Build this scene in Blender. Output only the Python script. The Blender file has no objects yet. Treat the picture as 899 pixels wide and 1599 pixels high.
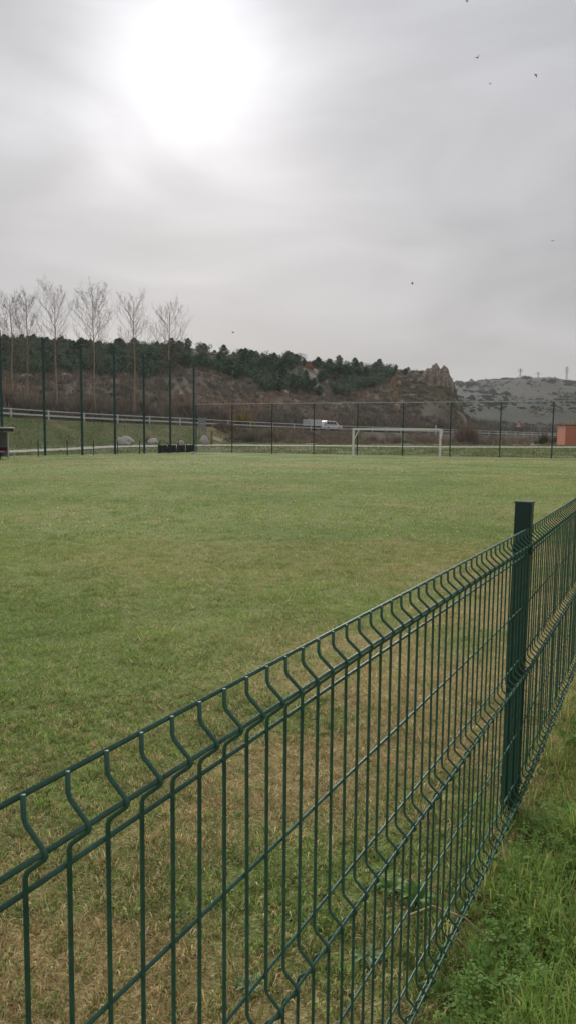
import bpy, bmesh, math, random
import numpy as np
from mathutils import Vector, Matrix, noise as mnoise

random.seed(7); RNG = np.random.default_rng(7)
scene = bpy.context.scene
COL = scene.collection
PI = math.pi

# ------------------------------------------------------------------ camera
F, CX, CY = 1150.0, 449.5, 799.5           # focal length and centre in photo pixels
PITCH, ROLL, EYE = 0.0991, 0.0095, 1.5
cp, sp, cr, sr = math.cos(PITCH), math.sin(PITCH), math.cos(ROLL), math.sin(ROLL)
FWD = Vector((0, cp, -sp)); R0 = Vector((1, 0, 0)); D0 = Vector((0, -sp, -cp))
RIGHT = R0 * cr - D0 * sr; DOWN = R0 * sr + D0 * cr
cam_data = bpy.data.cameras.new('camera'); cam = bpy.data.objects.new('camera', cam_data); COL.objects.link(cam)
cam_data.sensor_fit = 'VERTICAL'; cam_data.sensor_height = 36.0; cam_data.lens = 36.0 * F / 1599.0
cam_data.clip_start = 0.05; cam_data.clip_end = 8000
M = Matrix((RIGHT, -DOWN, -FWD)).transposed().to_4x4(); M.translation = (0, 0, EYE)
cam.matrix_world = M; scene.camera = cam

def ray(px, py):
    return FWD + RIGHT * ((px - CX) / F) + DOWN * ((py - CY) / F)
def at(px, py, Y):                          # the point seen at a pixel, at distance Y along the view
    d = ray(px, py); return Vector((0, 0, EYE)) + d * (Y / d.y)
def hor(px):                                # horizon row in a pixel column
    return CY - F * math.tan(PITCH) + sr * (px - CX)

# ------------------------------------------------------------------ sky and sun
sd = ray(305, 85).normalized()
SUN_EL = math.asin(sd.z); SUN_AZ = math.atan2(sd.x, sd.y)
world = bpy.data.worlds.new('World'); scene.world = world; world.use_nodes = True
wn, wl = world.node_tree.nodes, world.node_tree.links
wn.clear()
def N(nodes, typ, **kw):
    n = nodes.new(typ)
    for k, v in kw.items():
        if isinstance(k, str) and hasattr(n, k): setattr(n, k, v)
    return n
def math_node(nodes, links, op, a, b=None, clamp=False):
    n = nodes.new('ShaderNodeMath'); n.operation = op; n.use_clamp = clamp
    for i, v in enumerate((a, b)):
        if v is None: continue
        if isinstance(v, (int, float)): n.inputs[i].default_value = v
        else: links.new(v, n.inputs[i])
    return n.outputs[0]
out = wn.new('ShaderNodeOutputWorld'); bg = wn.new('ShaderNodeBackground'); bg.inputs['Strength'].default_value = 1.0
tc = wn.new('ShaderNodeTexCoord')
sky = wn.new('ShaderNodeTexSky'); sky.sky_type = 'NISHITA'; sky.sun_disc = False
sky.sun_elevation = SUN_EL; sky.sun_rotation = SUN_AZ; sky.dust_density = 1.0
bg2 = wn.new('ShaderNodeBackground'); bg2.inputs['Strength'].default_value = 0.004
wl.new(sky.outputs[0], bg2.inputs[0])
dot = wn.new('ShaderNodeVectorMath'); dot.operation = 'DOT_PRODUCT'
nrm = wn.new('ShaderNodeVectorMath'); nrm.operation = 'NORMALIZE'
wl.new(tc.outputs['Generated'], nrm.inputs[0]); wl.new(nrm.outputs[0], dot.inputs[0]); dot.inputs[1].default_value = sd
wm = lambda op, a, b=None, clamp=False: math_node(wn, wl, op, a, b, clamp)
ang = wm('ARCCOSINE', wm('MINIMUM', dot.outputs['Value'], 0.99999))          # angle to the veiled sun, radians
# streaky cloud texture, stretched sideways
mp = wn.new('ShaderNodeMapping'); mp.inputs['Scale'].default_value = (1.4, 1.4, 4.0)
wl.new(nrm.outputs[0], mp.inputs[0])
nz = wn.new('ShaderNodeTexNoise'); nz.inputs['Scale'].default_value = 1.9; nz.inputs['Detail'].default_value = 5; nz.inputs['Roughness'].default_value = 0.48
nz.inputs['Distortion'].default_value = 0.5
wl.new(mp.outputs[0], nz.inputs[0])
cl = wm('SUBTRACT', nz.outputs['Fac'], 0.5)
ang = wm('MULTIPLY', ang, wm('SUBTRACT', 1.0, wm('MULTIPLY', cl, 1.0)))          # the veil is uneven
g1 = wm('EXPONENT', wm('MULTIPLY', wm('POWER', wm('DIVIDE', ang, math.radians(7.4)), 2.0), -1.0))
g2 = wm('EXPONENT', wm('MULTIPLY', wm('DIVIDE', ang, math.radians(17)), -1.0))
base = wm('ADD', 0.36, wm('MULTIPLY', g2, 0.30))
base = wm('ADD', base, wm('MULTIPLY', g1, 0.40))
mod = wm('ADD', 1.0, wm('MULTIPLY', cl, 0.62))
val = wm('MULTIPLY', base, mod)
# colour: a touch warm low down, a touch cool high up
sep = wn.new('ShaderNodeSeparateXYZ'); wl.new(nrm.outputs[0], sep.inputs[0])
ramp = wn.new('ShaderNodeValToRGB'); wl.new(wm('MAXIMUM', sep.outputs['Z'], 0.0), ramp.inputs[0])
ramp.color_ramp.elements[0].position = 0.05; ramp.color_ramp.elements[0].color = (1.03, 0.985, 0.97, 1)
ramp.color_ramp.elements[1].position = 0.55; ramp.color_ramp.elements[1].color = (0.975, 0.99, 1.05, 1)
mulc = wn.new('ShaderNodeVectorMath'); mulc.operation = 'SCALE'
wl.new(ramp.outputs[0], mulc.inputs[0]); wl.new(val, mulc.inputs['Scale'])
wl.new(mulc.outputs[0], bg.inputs[0])
addw = wn.new('ShaderNodeAddShader'); wl.new(bg.outputs[0], addw.inputs[0]); wl.new(bg2.outputs[0], addw.inputs[1])
wl.new(addw.outputs[0], out.inputs[0])

sun_data = bpy.data.lights.new('sun', 'SUN'); sun_data.energy = 2.7; sun_data.angle = math.radians(20); sun_data.color = (1.0, 0.975, 0.94)
sun = bpy.data.objects.new('sun', sun_data); COL.objects.link(sun)
sun.rotation_euler = (-sd).to_track_quat('-Z', 'Y').to_euler(); sun.location = (0, 0, 60)

scene.view_settings.view_transform = 'Standard'; scene.view_settings.look = 'None'
scene.view_settings.exposure = 0.22; scene.view_settings.gamma = 1.0; scene.view_settings.use_curve_mapping = False
scene.cycles.max_bounces = 5; scene.cycles.diffuse_bounces = 3; scene.cycles.glossy_bounces = 2
scene.cycles.transparent_max_bounces = 12; scene.cycles.volume_bounces = 0
scene.cycles.use_denoising = True

# ------------------------------------------------------------------ helpers
def lin(r, g, b):
    f = lambda c: (c / 255 / 12.92) if c / 255 <= 0.04045 else ((c / 255 + 0.055) / 1.055) ** 2.4
    return (f(r), f(g), f(b))

def mat(name, col, rough=0.8, var=0.25, scale=8.0, col2=None, metal=0.0, bump=0.0, bscale=None, spec=0.3, coords='Object', detail=4, attr=None, trans=0.0):
    m = bpy.data.materials.new(name); m.use_nodes = True
    n, l = m.node_tree.nodes, m.node_tree.links
    b = n['Principled BSDF']; b.inputs['Roughness'].default_value = rough; b.inputs['Metallic'].default_value = metal
    b.inputs['Specular IOR Level'].default_value = spec
    t = n.new('ShaderNodeTexCoord'); src = t.outputs[coords]
    if coords == 'World':
        src = None
    nt = n.new('ShaderNodeTexNoise'); nt.inputs['Scale'].default_value = scale; nt.inputs['Detail'].default_value = detail; nt.inputs['Roughness'].default_value = 0.6
    l.new(src, nt.inputs['Vector'])
    r = n.new('ShaderNodeMix'); r.data_type = 'RGBA'
    mr = n.new('ShaderNodeMapRange'); mr.inputs[1].default_value = 0.3; mr.inputs[2].default_value = 0.7
    l.new(nt.outputs['Fac'], mr.inputs[0]); l.new(mr.outputs[0], r.inputs['Factor'])
    c1 = tuple(c * (1 - var) for c in col); c2 = col2 if col2 else tuple(min(1, c * (1 + var)) for c in col)
    if attr:
        a = n.new('ShaderNodeAttribute'); a.attribute_name = attr
        r.inputs['A'].default_value = (1 - var,) * 3 + (1,); r.inputs['B'].default_value = (1 + var,) * 3 + (1,)
        mm = n.new('ShaderNodeMix'); mm.data_type = 'RGBA'; mm.blend_type = 'MULTIPLY'; mm.inputs['Factor'].default_value = 1
        l.new(a.outputs['Color'], mm.inputs['A']); l.new(r.outputs['Result'], mm.inputs['B']); colout = mm.outputs['Result']
    else:
        r.inputs['A'].default_value = (*c1, 1); r.inputs['B'].default_value = (*c2, 1); colout = r.outputs['Result']
    l.new(colout, b.inputs['Base Color'])
    if bump:
        n2 = n.new('ShaderNodeTexNoise'); n2.inputs['Scale'].default_value = bscale or scale * 3; n2.inputs['Detail'].default_value = 6
        l.new(src, n2.inputs['Vector'])
        bp = n.new('ShaderNodeBump'); bp.inputs['Strength'].default_value = bump; bp.inputs['Distance'].default_value = 0.05
        l.new(n2.outputs['Fac'], bp.inputs['Height']); l.new(bp.outputs[0], b.inputs['Normal'])
    if trans:
        tr = n.new('ShaderNodeBsdfTranslucent'); l.new(colout, tr.inputs['Color'])
        mx = n.new('ShaderNodeMixShader'); mx.inputs[0].default_value = trans
        l.new(b.outputs[0], mx.inputs[1]); l.new(tr.outputs[0], mx.inputs[2])
        l.new(mx.outputs[0], n['Material Output'].inputs['Surface'])
    return m

class MB:
    def __init__(s): s.v = []; s.f = []
    def add(s, vs, fs):
        o = len(s.v); s.v += [tuple(p) for p in vs]; s.f += [tuple(i + o for i in f) for f in fs]; return s
    def box(s, x0, x1, y0, y1, z0, z1, bev=0.0):
        if bev:
            b = bmesh.new(); bmesh.ops.create_cube(b, size=1)
            for q in b.verts: q.co = Vector(((x0 + x1) / 2 + q.co.x * (x1 - x0), (y0 + y1) / 2 + q.co.y * (y1 - y0), (z0 + z1) / 2 + q.co.z * (z1 - z0)))
            bmesh.ops.bevel(b, geom=b.edges[:], offset=bev, segments=2, affect='EDGES', profile=0.6)
            b.verts.index_update(); s.add([q.co for q in b.verts], [[q.index for q in f.verts] for f in b.faces]); b.free(); return s
        return s.add([(x0,y0,z0),(x1,y0,z0),(x1,y1,z0),(x0,y1,z0),(x0,y0,z1),(x1,y0,z1),(x1,y1,z1),(x0,y1,z1)],
                     [(3,2,1,0),(4,5,6,7),(0,1,5,4),(1,2,6,5),(2,3,7,6),(3,0,4,7)])
    def tube(s, pts, rad, sides=6, cap=True):
        pts = [Vector(p) for p in pts]; n = len(pts)
        if not hasattr(rad, '__len__'): rad = [rad] * n
        t0 = (pts[1] - pts[0]).normalized()
        ref = Vector((0, 0, 1)) if abs(t0.z) < 0.9 else Vector((1, 0, 0))
        vs = []
        for i, p in enumerate(pts):
            t = (pts[min(i + 1, n - 1)] - pts[max(i - 1, 0)]).normalized()
            a = t.cross(ref)
            if a.length < 1e-4: a = t.cross(Vector((0, 1, 0)))
            a.normalize(); b = t.cross(a)
            for k in range(sides):
                w = 2 * PI * k / sides; vs.append(p + (a * math.cos(w) + b * math.sin(w)) * rad[i])
        fs = []
        for i in range(n - 1):
            for k in range(sides):
                k2 = (k + 1) % sides; fs.append((i*sides+k, i*sides+k2, (i+1)*sides+k2, (i+1)*sides+k))
        if cap: fs += [tuple(range(sides - 1, -1, -1)), tuple((n-1)*sides + k for k in range(sides))]
        return s.add(vs, fs)
    def bar(s, a, b, w, h):                    # straight bar of rectangular section
        a, b = Vector(a), Vector(b); t = (b - a).normalized(); up = Vector((0, 0, 1)) if abs(t.z) < 0.95 else Vector((1, 0, 0))
        x = t.cross(up).normalized() * w / 2; y = x.cross(t).normalized() * h / 2
        vs = [p + i * x + j * y for p in (a, b) for i, j in ((-1,-1),(1,-1),(1,1),(-1,1))]
        return s.add(vs, [(0,1,2,3),(7,6,5,4),(0,4,5,1),(1,5,6,2),(2,6,7,3),(3,7,4,0)])
    def extrude(s, poly, y0, y1):              # polygon in (x,z) pushed along y
        n = len(poly); vs = [(x, y0, z) for x, z in poly] + [(x, y1, z) for x, z in poly]
        return s.add(vs, [tuple(range(n)), tuple(range(2*n-1, n-1, -1))] + [(i, i+n, (i+1)%n+n, (i+1)%n) for i in range(n)])
    def build(s, name, m, parent=None, smooth=False):
        me = bpy.data.meshes.new(name); me.from_pydata(s.v, [], s.f); me.materials.append(m)
        if smooth: me.polygons.foreach_set('use_smooth', [True] * len(me.polygons))
        me.update()
        o = bpy.data.objects.new(name, me); COL.objects.link(o)
        if parent: o.parent = parent
        return o
def fixn(o):
    b = bmesh.new(); b.from_mesh(o.data); bmesh.ops.recalc_face_normals(b, faces=b.faces); b.to_mesh(o.data); b.free(); return o
def tag(o, label=None, cat=None, group=None, kind=None):
    if label: o['label'] = label
    if cat: o['category'] = cat
    if group: o['group'] = group
    if kind: o['kind'] = kind
    return o
def empty(name, loc, rz=0.0):
    e = bpy.data.objects.new(name, None); e.location = loc; e.rotation_euler = (0, 0, rz); e.empty_display_size = 0.2; COL.objects.link(e); return e
def copy_obj(o, parent=None):
    c = o.copy(); COL.objects.link(c); c.parent = parent; return c
def np_mesh(name, V, Fq, m, attrs=None, smooth=False, tri=False):
    """mesh from numpy arrays: V (n,3), Fq (k,3 or 4); attrs: {name:(n,3)} point colours"""
    me = bpy.data.meshes.new(name); k = Fq.shape[1]
    me.vertices.add(len(V)); me.vertices.foreach_set('co', np.ascontiguousarray(V, dtype=np.float32).ravel())
    me.loops.add(Fq.size); me.loops.foreach_set('vertex_index', np.ascontiguousarray(Fq, dtype=np.int32).ravel())
    me.polygons.add(len(Fq)); me.polygons.foreach_set('loop_start', np.arange(0, Fq.size, k, dtype=np.int32))
    me.polygons.foreach_set('loop_total', np.full(len(Fq), k, dtype=np.int32))
    if smooth: me.polygons.foreach_set('use_smooth', np.ones(len(Fq), dtype=bool))
    for an, c in (attrs or {}).items():
        a = me.attributes.new(an, 'FLOAT_COLOR', 'POINT')
        a.data.foreach_set('color', np.c_[c, np.ones(len(c))].astype(np.float32).ravel())
    me.update(calc_edges=True); me.validate()
    me.materials.append(m); o = bpy.data.objects.new(name, me); COL.objects.link(o); return o

def vnoise(x, y, seed=0):                      # numpy value noise, 0..1
    x = np.asarray(x, float); y = np.asarray(y, float)
    xi = np.floor(x).astype(np.int64); yi = np.floor(y).astype(np.int64); fx = x - xi; fy = y - yi
    fx = fx*fx*(3-2*fx); fy = fy*fy*(3-2*fy)
    def h(a, b):
        v = (a * 374761393 + b * 668265263 + seed * 1442695041) & 0xffffffff
        v = ((v ^ (v >> 13)) * 1274126177) & 0xffffffff
        return ((v ^ (v >> 16)) & 0xffff) / 65535.0
    return (h(xi,yi)*(1-fx)+h(xi+1,yi)*fx)*(1-fy) + (h(xi,yi+1)*(1-fx)+h(xi+1,yi+1)*fx)*fy
def fbm(x, y, seed=0, oct=4):
    s = 0; a = 1; t = 0
    for k in range(oct):
        s = s + a * vnoise(np.asarray(x)*2**k, np.asarray(y)*2**k, seed + k); t += a; a *= 0.5
    return s / t
def smooth01(x): x = np.clip(x, 0, 1); return x*x*(3-2*x)

# ------------------------------------------------------------------ the lie of the land
LEFT0 = Vector((-0.3864*54, 54.0)); LEFTD = Vector((0.03398*54, 0.0717*54))          # net poles along the left touchline
CORNER = LEFT0 + LEFTD * 6
ENDD = Vector((4.10, -1.585))                                                          # end fence, one step per post
def zpix(px, py, Y): return at(px, py, Y).z
def rail_y(px):                                                                        # distance of the guard rail in a pixel column
    return np.interp(px, [-400,-200,20,150,287,463,690,850,1000,1400], [55,64,80,89,99,118,155,198,230,240])
RPX = np.array([-400,-200,20,150,287,463,690,850,1000,1400.])
RZ  = np.array([3.9,3.7,3.45,3.25,3.1,2.85,2.8,2.7,2.6,2.5])
BPX = np.array([-700,-265,5,73,129,181,227,265,304,428,558,702,862,1000,1300.])
def _bound():
    ys = []
    for px in BPX:
        u = (px - CX) / F
        if px <= 304:                                 # crossing of the column with the left line
            t = (u*LEFT0.y - LEFT0.x) / (LEFTD.x - u*LEFTD.y); ys.append(LEFT0.y + t*LEFTD.y)
        else:
            t = (u*CORNER.y - CORNER.x) / (ENDD.x - u*ENDD.y); ys.append(CORNER.y + t*ENDD.y)
    return np.array(ys)
BY = _bound()
PPX = np.array([-700,-265,0,100,180,260,340,450,560,700,899,1100,1400.])
PYY = np.array([32,48,61,68,75,81,86,86,84.5,82,78,74,68.])
PZ  = np.array([.05,.08,.12,.3,.5,.58,.64,.68,.7,.72,.86,.9,.9])
CPX = np.array([-900,-400,0,150,290,350,450,560,640,688,698,706,714,724,745,790,1500.])
CYY = np.array([185,190,190,195,205,215,225,230,225,215,211,208,206,204,205,235,260.])
CPY = np.array([560,545,541,546,546,553,563,576,583,583,588,606,636,650,664,677,680.])
CZ = np.array([1.5 + (hor(p) - y) * Y / F for p, y, Y in zip(CPX, CPY, CYY)])
FPX = np.array([-900,300,600,705,760,805,850,899,1000,1200,1700.])
FPY = np.array([600,600,600,598,594,592,593,597,602,610,612.])
FYY = 1400.0
FZ = np.array([1.5 + (hor(p) - y) * FYY / F for p, y in zip(FPX, FPY)])
def gz(X, Y):
    X = np.atleast_1d(np.asarray(X, float)); Y = np.atleast_1d(np.asarray(Y, float)); Ys = np.maximum(Y, 5.0)
    px = np.clip(CX + F * X / Ys, -900, 1800)
    b = np.interp(px, BPX, BY); pc = np.interp(px, PPX, PYY); pz = np.interp(px, PPX, PZ)
    ry = rail_y(px); rz = np.interp(px, RPX, RZ); cy = np.interp(px, CPX, CYY); cz = np.interp(px, CPX, CZ)
    fz = np.interp(px, FPX, FZ)
    toe = np.maximum(pc + 3.2, ry - 9.0); road2 = ry + 13
    cy = np.maximum(cy, road2 + 12)
    K = [(b*0+1, b*0), (b + 0.6, b*0), (pc - 2.2, pz - 0.1), (pc + 2.2, pz + 0.1), (toe, pz + 0.25), (ry - 1.2, rz), (road2, rz + 0.05), (road2 + 3, rz + 0.9)]
    for fr in (0.25, 0.5, 0.75): K.append((road2 + 3 + (cy - road2 - 3) * fr, rz + 0.9 + (cz - rz - 0.9) * fr ** 0.92))
    K += [(cy, cz), (cy + 45, cz * 0.9), (cy + 140, cz * 0.3 + 4), (np.maximum(cy + 200, 430), b*0 + 9), (b*0 + 800, 9 + (fz - 9) * .34), (b*0 + 1150, 9 + (fz - 9) * .76), (b*0 + FYY, fz), (b*0 + 1700, fz * .7), (b*0 + 4000, fz * .3)]
    z = np.zeros_like(Y)
    for (y0, z0), (y1, z1) in zip(K[:-1], K[1:]):
        m_ = (Y >= y0) & (Y < y1); t = (Y - y0) / np.maximum(y1 - y0, 1e-6); z = np.where(m_, z0 + (z1 - z0) * t, z)
    z = np.where(Y >= 4000, fz * .3, z)
    # roughness grows with distance from the pitch
    amp = np.clip((Y - b) / 12, 0, 1)
    z = z + amp * (fbm(X / 3.1, Y / 3.1, 3) - .5) * 0.22 * (np.abs(Y - pc) > 2.4) * ~((Y > ry - 1.4) & (Y < road2))
    hill = smooth01((Y - road2 - 4) / 30)
    z = z + hill * (fbm(X / 17, Y / 17, 11) - .5) * 3.2 * np.clip(cz / 20, .15, 1) + smooth01((Y - 420) / 300) * (fbm(X / 120, Y / 120, 5) - .5) * 14
    return z
def g1z(x, y): return float(gz(x, y)[0])
def on(px, Y):                                 # point on the ground in a pixel column at distance Y
    x = (px - CX) / F * Y; return Vector((x, Y, g1z(x, Y)))

# near fence line (plan), from the welded wires' spacing
S = 1.15; WS = 0.0575
FA = math.radians(28.85); FB = math.radians(27.3)
FP0 = Vector((-0.2182 * S, 0.5873 * S)); FDIR = Vector((math.sin(FA), math.cos(FA))); FZ0 = EYE + (1.1998 - 1.5) * S
KINK = FP0 + FDIR * (43.0 * WS); FDIR2 = Vector((math.sin(FB), math.cos(FB)))
def fence_dist(x, y):                          # + on the pitch side
    return (x - FP0.x) * -FDIR.y + (y - FP0.y) * FDIR.x

# ground colours (albedo of the cover itself)
C_LAWN = np.array(lin(142,152,92)); C_LAWN2 = np.array(lin(117,135,73)); C_DRY = np.array(lin(186,162,116)); C_SOIL = np.array(lin(122, 100, 74))
C_BANK = np.array(lin(100, 114, 68)); C_BANK2 = np.array(lin(118, 118, 78)); C_SCRUB = np.array(lin(126,116,101)); C_SCRUB2 = np.array(lin(105,100,86))
C_FAR = np.array(lin(74,69,56)); C_FAR2 = np.array(lin(58,61,47)); C_ORANGE = np.array(lin(176, 104, 66))
def mixc(a, b, t): t = np.asarray(t)[..., None]; return a * (1 - t) + b * t
def dryness(x, y):
    d = fence_dist(x, y)
    near = np.exp(-((d - 0.7) / 0.95) ** 2) * (d > -.25)
    n = fbm(x * 1.3 + 5, y * 1.3, 21); n2 = fbm(x * .22, y * .22, 31)
    return np.clip(near * np.clip(2.4 * n - .55, 0, 1.0) * 1.45 + np.clip(n2 * 2.2 - 1.1, 0, .3) + np.clip(n * 1.6 - 1.0, 0, .22), 0, 1)

M_ground = mat('ground_cover', (1,1,1), 0.95, var=0.18, scale=1.7, attr='Col', bump=0.25, bscale=6, spec=0.1)
M_lawn = mat('lawn_turf', (1,1,1), 0.95, var=0.45, scale=42.0, attr='Col', bump=0.8, bscale=80, spec=0.1, detail=8)
def lawn_col(x, y):
    c = mixc(C_LAWN, C_LAWN2, smooth01(fbm(x * .35, y * .35, 41) * 2.4 - .75))
    c = mixc(c, C_DRY, dryness(x, y) * .85)
    c = mixc(c, C_SOIL, smooth01((fence_dist(x, y) < -.02) * (fbm(x * 2.1, y * 2.1, 51) * 1.7 - .45)))
    return c

def terrain():
    pcs = np.arange(-900, 1801, 7.0)
    ys = np.concatenate([np.linspace(20, 52, 10, endpoint=False), np.arange(52, 112, .5), np.arange(112, 260, 1.1), np.geomspace(260, 4000, 60)])
    PX, YY = np.meshgrid(pcs, ys); XX = (PX - CX) / F * YY
    b = np.interp(PX, BPX, BY)
    Z = gz(XX.ravel(), YY.ravel()).reshape(XX.shape) - 0.06 * (YY < b + .6)
    ry = rail_y(PX); cy = np.interp(PX, CPX, CYY); cz = np.interp(PX, CPX, CZ)
    n = fbm(XX / 6, YY / 6, 61); n2 = fbm(XX / 25, YY / 25, 62); n3 = fbm(XX / 1.7, YY / 1.7, 63)
    c = mixc(C_BANK, C_BANK2, smooth01(n3 * 2 - .5))
    e = mixc(c, np.array(lin(146, 128, 96)), smooth01(n * 3.2 - 1.55)); e = mixc(e, C_SCRUB, smooth01((PX - 300) / 200) * smooth01(n * 2 - .3))
    c = np.where((YY > np.interp(PX, PPX, PYY) + 3)[..., None], e, c)
    h = mixc(C_SCRUB, C_SCRUB2, smooth01(n * 2.4 - .7)); h = mixc(h, C_BANK2 * .8, smooth01(n2 * 3 - 1.6) * .6)
    c = np.where((YY > ry + 13)[..., None], h, c)
    f = mixc(C_FAR, C_FAR2, smooth01(fbm(XX / 60, YY / 60, 65) * 2.6 - .8))
    c = np.where((YY > 330)[..., None], f, c)
    nr, nc = XX.shape; idx = np.arange(nr*nc).reshape(nr, nc)
    Fq = np.stack([idx[:-1,:-1], idx[:-1,1:], idx[1:,1:], idx[1:,:-1]], -1).reshape(-1, 4)
    o = np_mesh('terrain', np.stack([XX, YY, Z], -1).reshape(-1, 3), Fq, M_ground, {'Col': c.reshape(-1, 3)}, smooth=True)
    o['kind'] = 'structure'
terrain()

def base_plane():
    b = MB(); b.add([(-4500,-4500,-.6),(4500,-4500,-.6),(4500,4500,-.6),(-4500,4500,-.6)], [(0,1,2,3)])
    o = b.build('ground', mat('far_ground', lin(116,112,92), .95, .2, .02)); o['kind'] = 'structure'
base_plane()

def pitch():
    # fine grid near the camera, coarser outward, reaching the fence lines
    def grid(name, x0, x1, y0, y1, nx, ny, amp):
        X, Y = np.meshgrid(np.linspace(x0, x1, nx), np.linspace(y0, y1, ny))
        # near band is square, far band follows the boundary
        Z = (fbm(X * 1.1, Y * 1.1, 71) - .5) * amp
        return X, Y, Z
    X, Y = np.meshgrid(np.linspace(-80, 80, 401), np.concatenate([np.arange(-25, -2, 1.0), np.arange(-2, 12, .1), np.geomspace(12, 82, 110)]))
    fade = np.clip((Y + 2) / 1, 0, 1)
    px = CX + F * X / np.maximum(Y, 2); b = np.interp(px, BPX, BY)
    Yc = np.where(Y > 12, np.minimum(Y, b + .8), Y)
    xs = np.where(Y > 12, X / np.maximum(Y, 1e-3) * Yc, X)
    Z = (fbm(xs * 1.3, Yc * 1.3, 71) - .5) * .05 * np.clip(1.4 - Yc / 40, 0, 1)
    c = lawn_col(xs, Yc)
    nr, nc = X.shape; idx = np.arange(nr*nc).reshape(nr, nc)
    Fq = np.stack([idx[:-1,:-1], idx[:-1,1:], idx[1:,1:], idx[1:,:-1]], -1).reshape(-1, 4)
    keep = ((Yc[1:,:-1] - Yc[:-1,:-1]) > 1e-3).ravel() | ((Yc[1:,1:] - Yc[:-1,1:]) > 1e-3).ravel()
    o = np_mesh('pitch_grass', np.stack([xs, Yc, Z], -1).reshape(-1, 3), Fq[keep], M_lawn, {'Col': c.reshape(-1, 3)}, smooth=True)
    o['kind'] = 'structure'
pitch()

def strip(name, pts, width, m, lift, kind='structure', cross=6):
    """a sheet following plan points, draped on the ground"""
    P = [Vector((p.x, p.y)) for p in pts]
    V = []; n = len(P)
    for i, p in enumerate(P):
        t = (P[min(i+1, n-1)] - P[max(i-1, 0)]).normalized(); nn = Vector((-t.y, t.x))
        for k in range(cross + 1):
            w = (k / cross - .5) * width * (1 + .08 * math.sin(i * 1.7 + k)); V.append((p.x + nn.x * w, p.y + nn.y * w))
    V = np.array(V); z = gz(V[:,0], V[:,1]) + lift
    idx = np.arange(n * (cross+1)).reshape(n, cross+1)
    Fq = np.stack([idx[:-1,:-1], idx[1:,:-1], idx[1:,1:], idx[:-1,1:]], -1).reshape(-1, 4)
    o = np_mesh(name, np.c_[V, z], Fq, m, smooth=True); o['kind'] = kind; return o
def curve_pts(pxs, ys, n):
    q = np.linspace(0, len(pxs) - 1, n); px = np.interp(q, np.arange(len(pxs)), pxs); Y = np.interp(q, np.arange(len(pxs)), ys)
    return [Vector(((p - CX) / F * y, y)) for p, y in zip(px, Y)]
M_path = mat('pale_path', lin(172,168,150), .95, .12, 2.0, bump=.2)
M_track = mat('dry_track', lin(158,150,112), .95, .15, 2.0)
M_asph = mat('asphalt', (.055,.055,.057), .9, .2, 3.0)
strip('footpath', curve_pts(PPX[1:-1], PYY[1:-1], 160), 2.4, M_path, .05)
strip('dirt_track', curve_pts([330,450,560,690], [97,97,96,94], 60), 1.6, M_track, .06)
rp = np.linspace(-380, 1000, 140)
strip('road', [Vector(((p - CX) / F * y, y)) + Vector((-.67, .745)) * 5.2 for p, y in zip(rp, rail_y(rp))], 7.5, M_asph, .06)

# ------------------------------------------------------------------ near fence
M_green = mat('green_coated_wire', lin(50,94,78), .5, .25, 22.0, col2=lin(70,112,94), spec=.4, detail=8, bump=.15, bscale=160)
M_greenpost = mat('green_coated_post', lin(24,58,56), .42, .15, 12.0, spec=.5, bump=.05, bscale=90)
M_cap = mat('post_cap_plastic', lin(70,84,82), .5, .1, 20.0)
FOLD = [(-.019, 0), (-.026, .003), (-.0455, .0265), (-.050, .0290), (-.0545, .0265), (-.074, .003), (-.081, 0)]
prof = [(.003, 0)]
for f0 in (0, -.5, -1.0): prof += [(f0 + dz, o_) for dz, o_ in FOLD]
prof += [(-1.115, 0)]
vw = MB(); vw.tube([(o_, 0, dz) for dz, o_ in prof], .0029, 6)          # local +x points to the camera side
def wire_mesh(): 
    o = vw.build('vertical_wire', M_green, smooth=True); return o
fence = empty('wire_mesh_fence', (KINK.x, KINK.y, 0))
tag(fence, 'green folded wire mesh fence with steel posts running along the near touchline', 'fence')
proto = wire_mesh(); first = [True]
def place_wire(pos, z, rz):
    o = proto if first[0] else proto.copy()
    if not first[0]: COL.objects.link(o)
    first[0] = False
    o.parent = fence; o.location = (pos.x - KINK.x, pos.y - KINK.y, z); o.rotation_euler = (random.uniform(-.004,.004), random.uniform(-.004,.004), rz)
def panel(start, d, a, n0, n1, z_at, i_ref):
    nrmv = Vector((d.y, -d.x))                                         # to the camera side
    for i in range(n0, n1 + 1):
        p = start + d * ((i - i_ref) * WS); place_wire(p, z_at(i), -a)
    A = start + d * ((n0 - .45 - i_ref) * WS); B = start + d * ((n1 + .45 - i_ref) * WS)
    rows = []
    for f0 in (0, -.5, -1.0): rows += [(f0, 0), (f0 - .05, .029), (f0 - .1, 0)]
    rows += [(-.3, 0), (-.8, 0)]
    for dz, off in rows:
        off2 = off - .0054
        a0 = A + nrmv * off2 - KINK; b0 = B + nrmv * off2 - KINK
        m_ = MB().tube([(a0.x, a0.y, z_at(n0) + dz), ((a0.x+b0.x)/2, (a0.y+b0.y)/2, (z_at(n0)+z_at(n1))/2 + dz + random.uniform(-.001,.001)), (b0.x, b0.y, z_at(n1) + dz)], .0031, 6)
        m_.build('horizontal_wire', M_green, fence, smooth=True)
zl = lambda i: FZ0 + .0038 * WS * i
panel(FP0, FDIR, FA, -3, 42, zl, 0)
panel(FP0 + FDIR * (-4 * WS), FDIR, FA, -46, -4, lambda i: zl(i), -4)
zr_ = lambda i: FZ0 + .0038 * WS * 42 + (i - 42) * WS * .008
panel(KINK, FDIR2, FB, 43, 89, zr_, 43)
panel(KINK + FDIR2 * (47 * WS), FDIR2, FB, 90, 136, zr_, 90)
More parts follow.
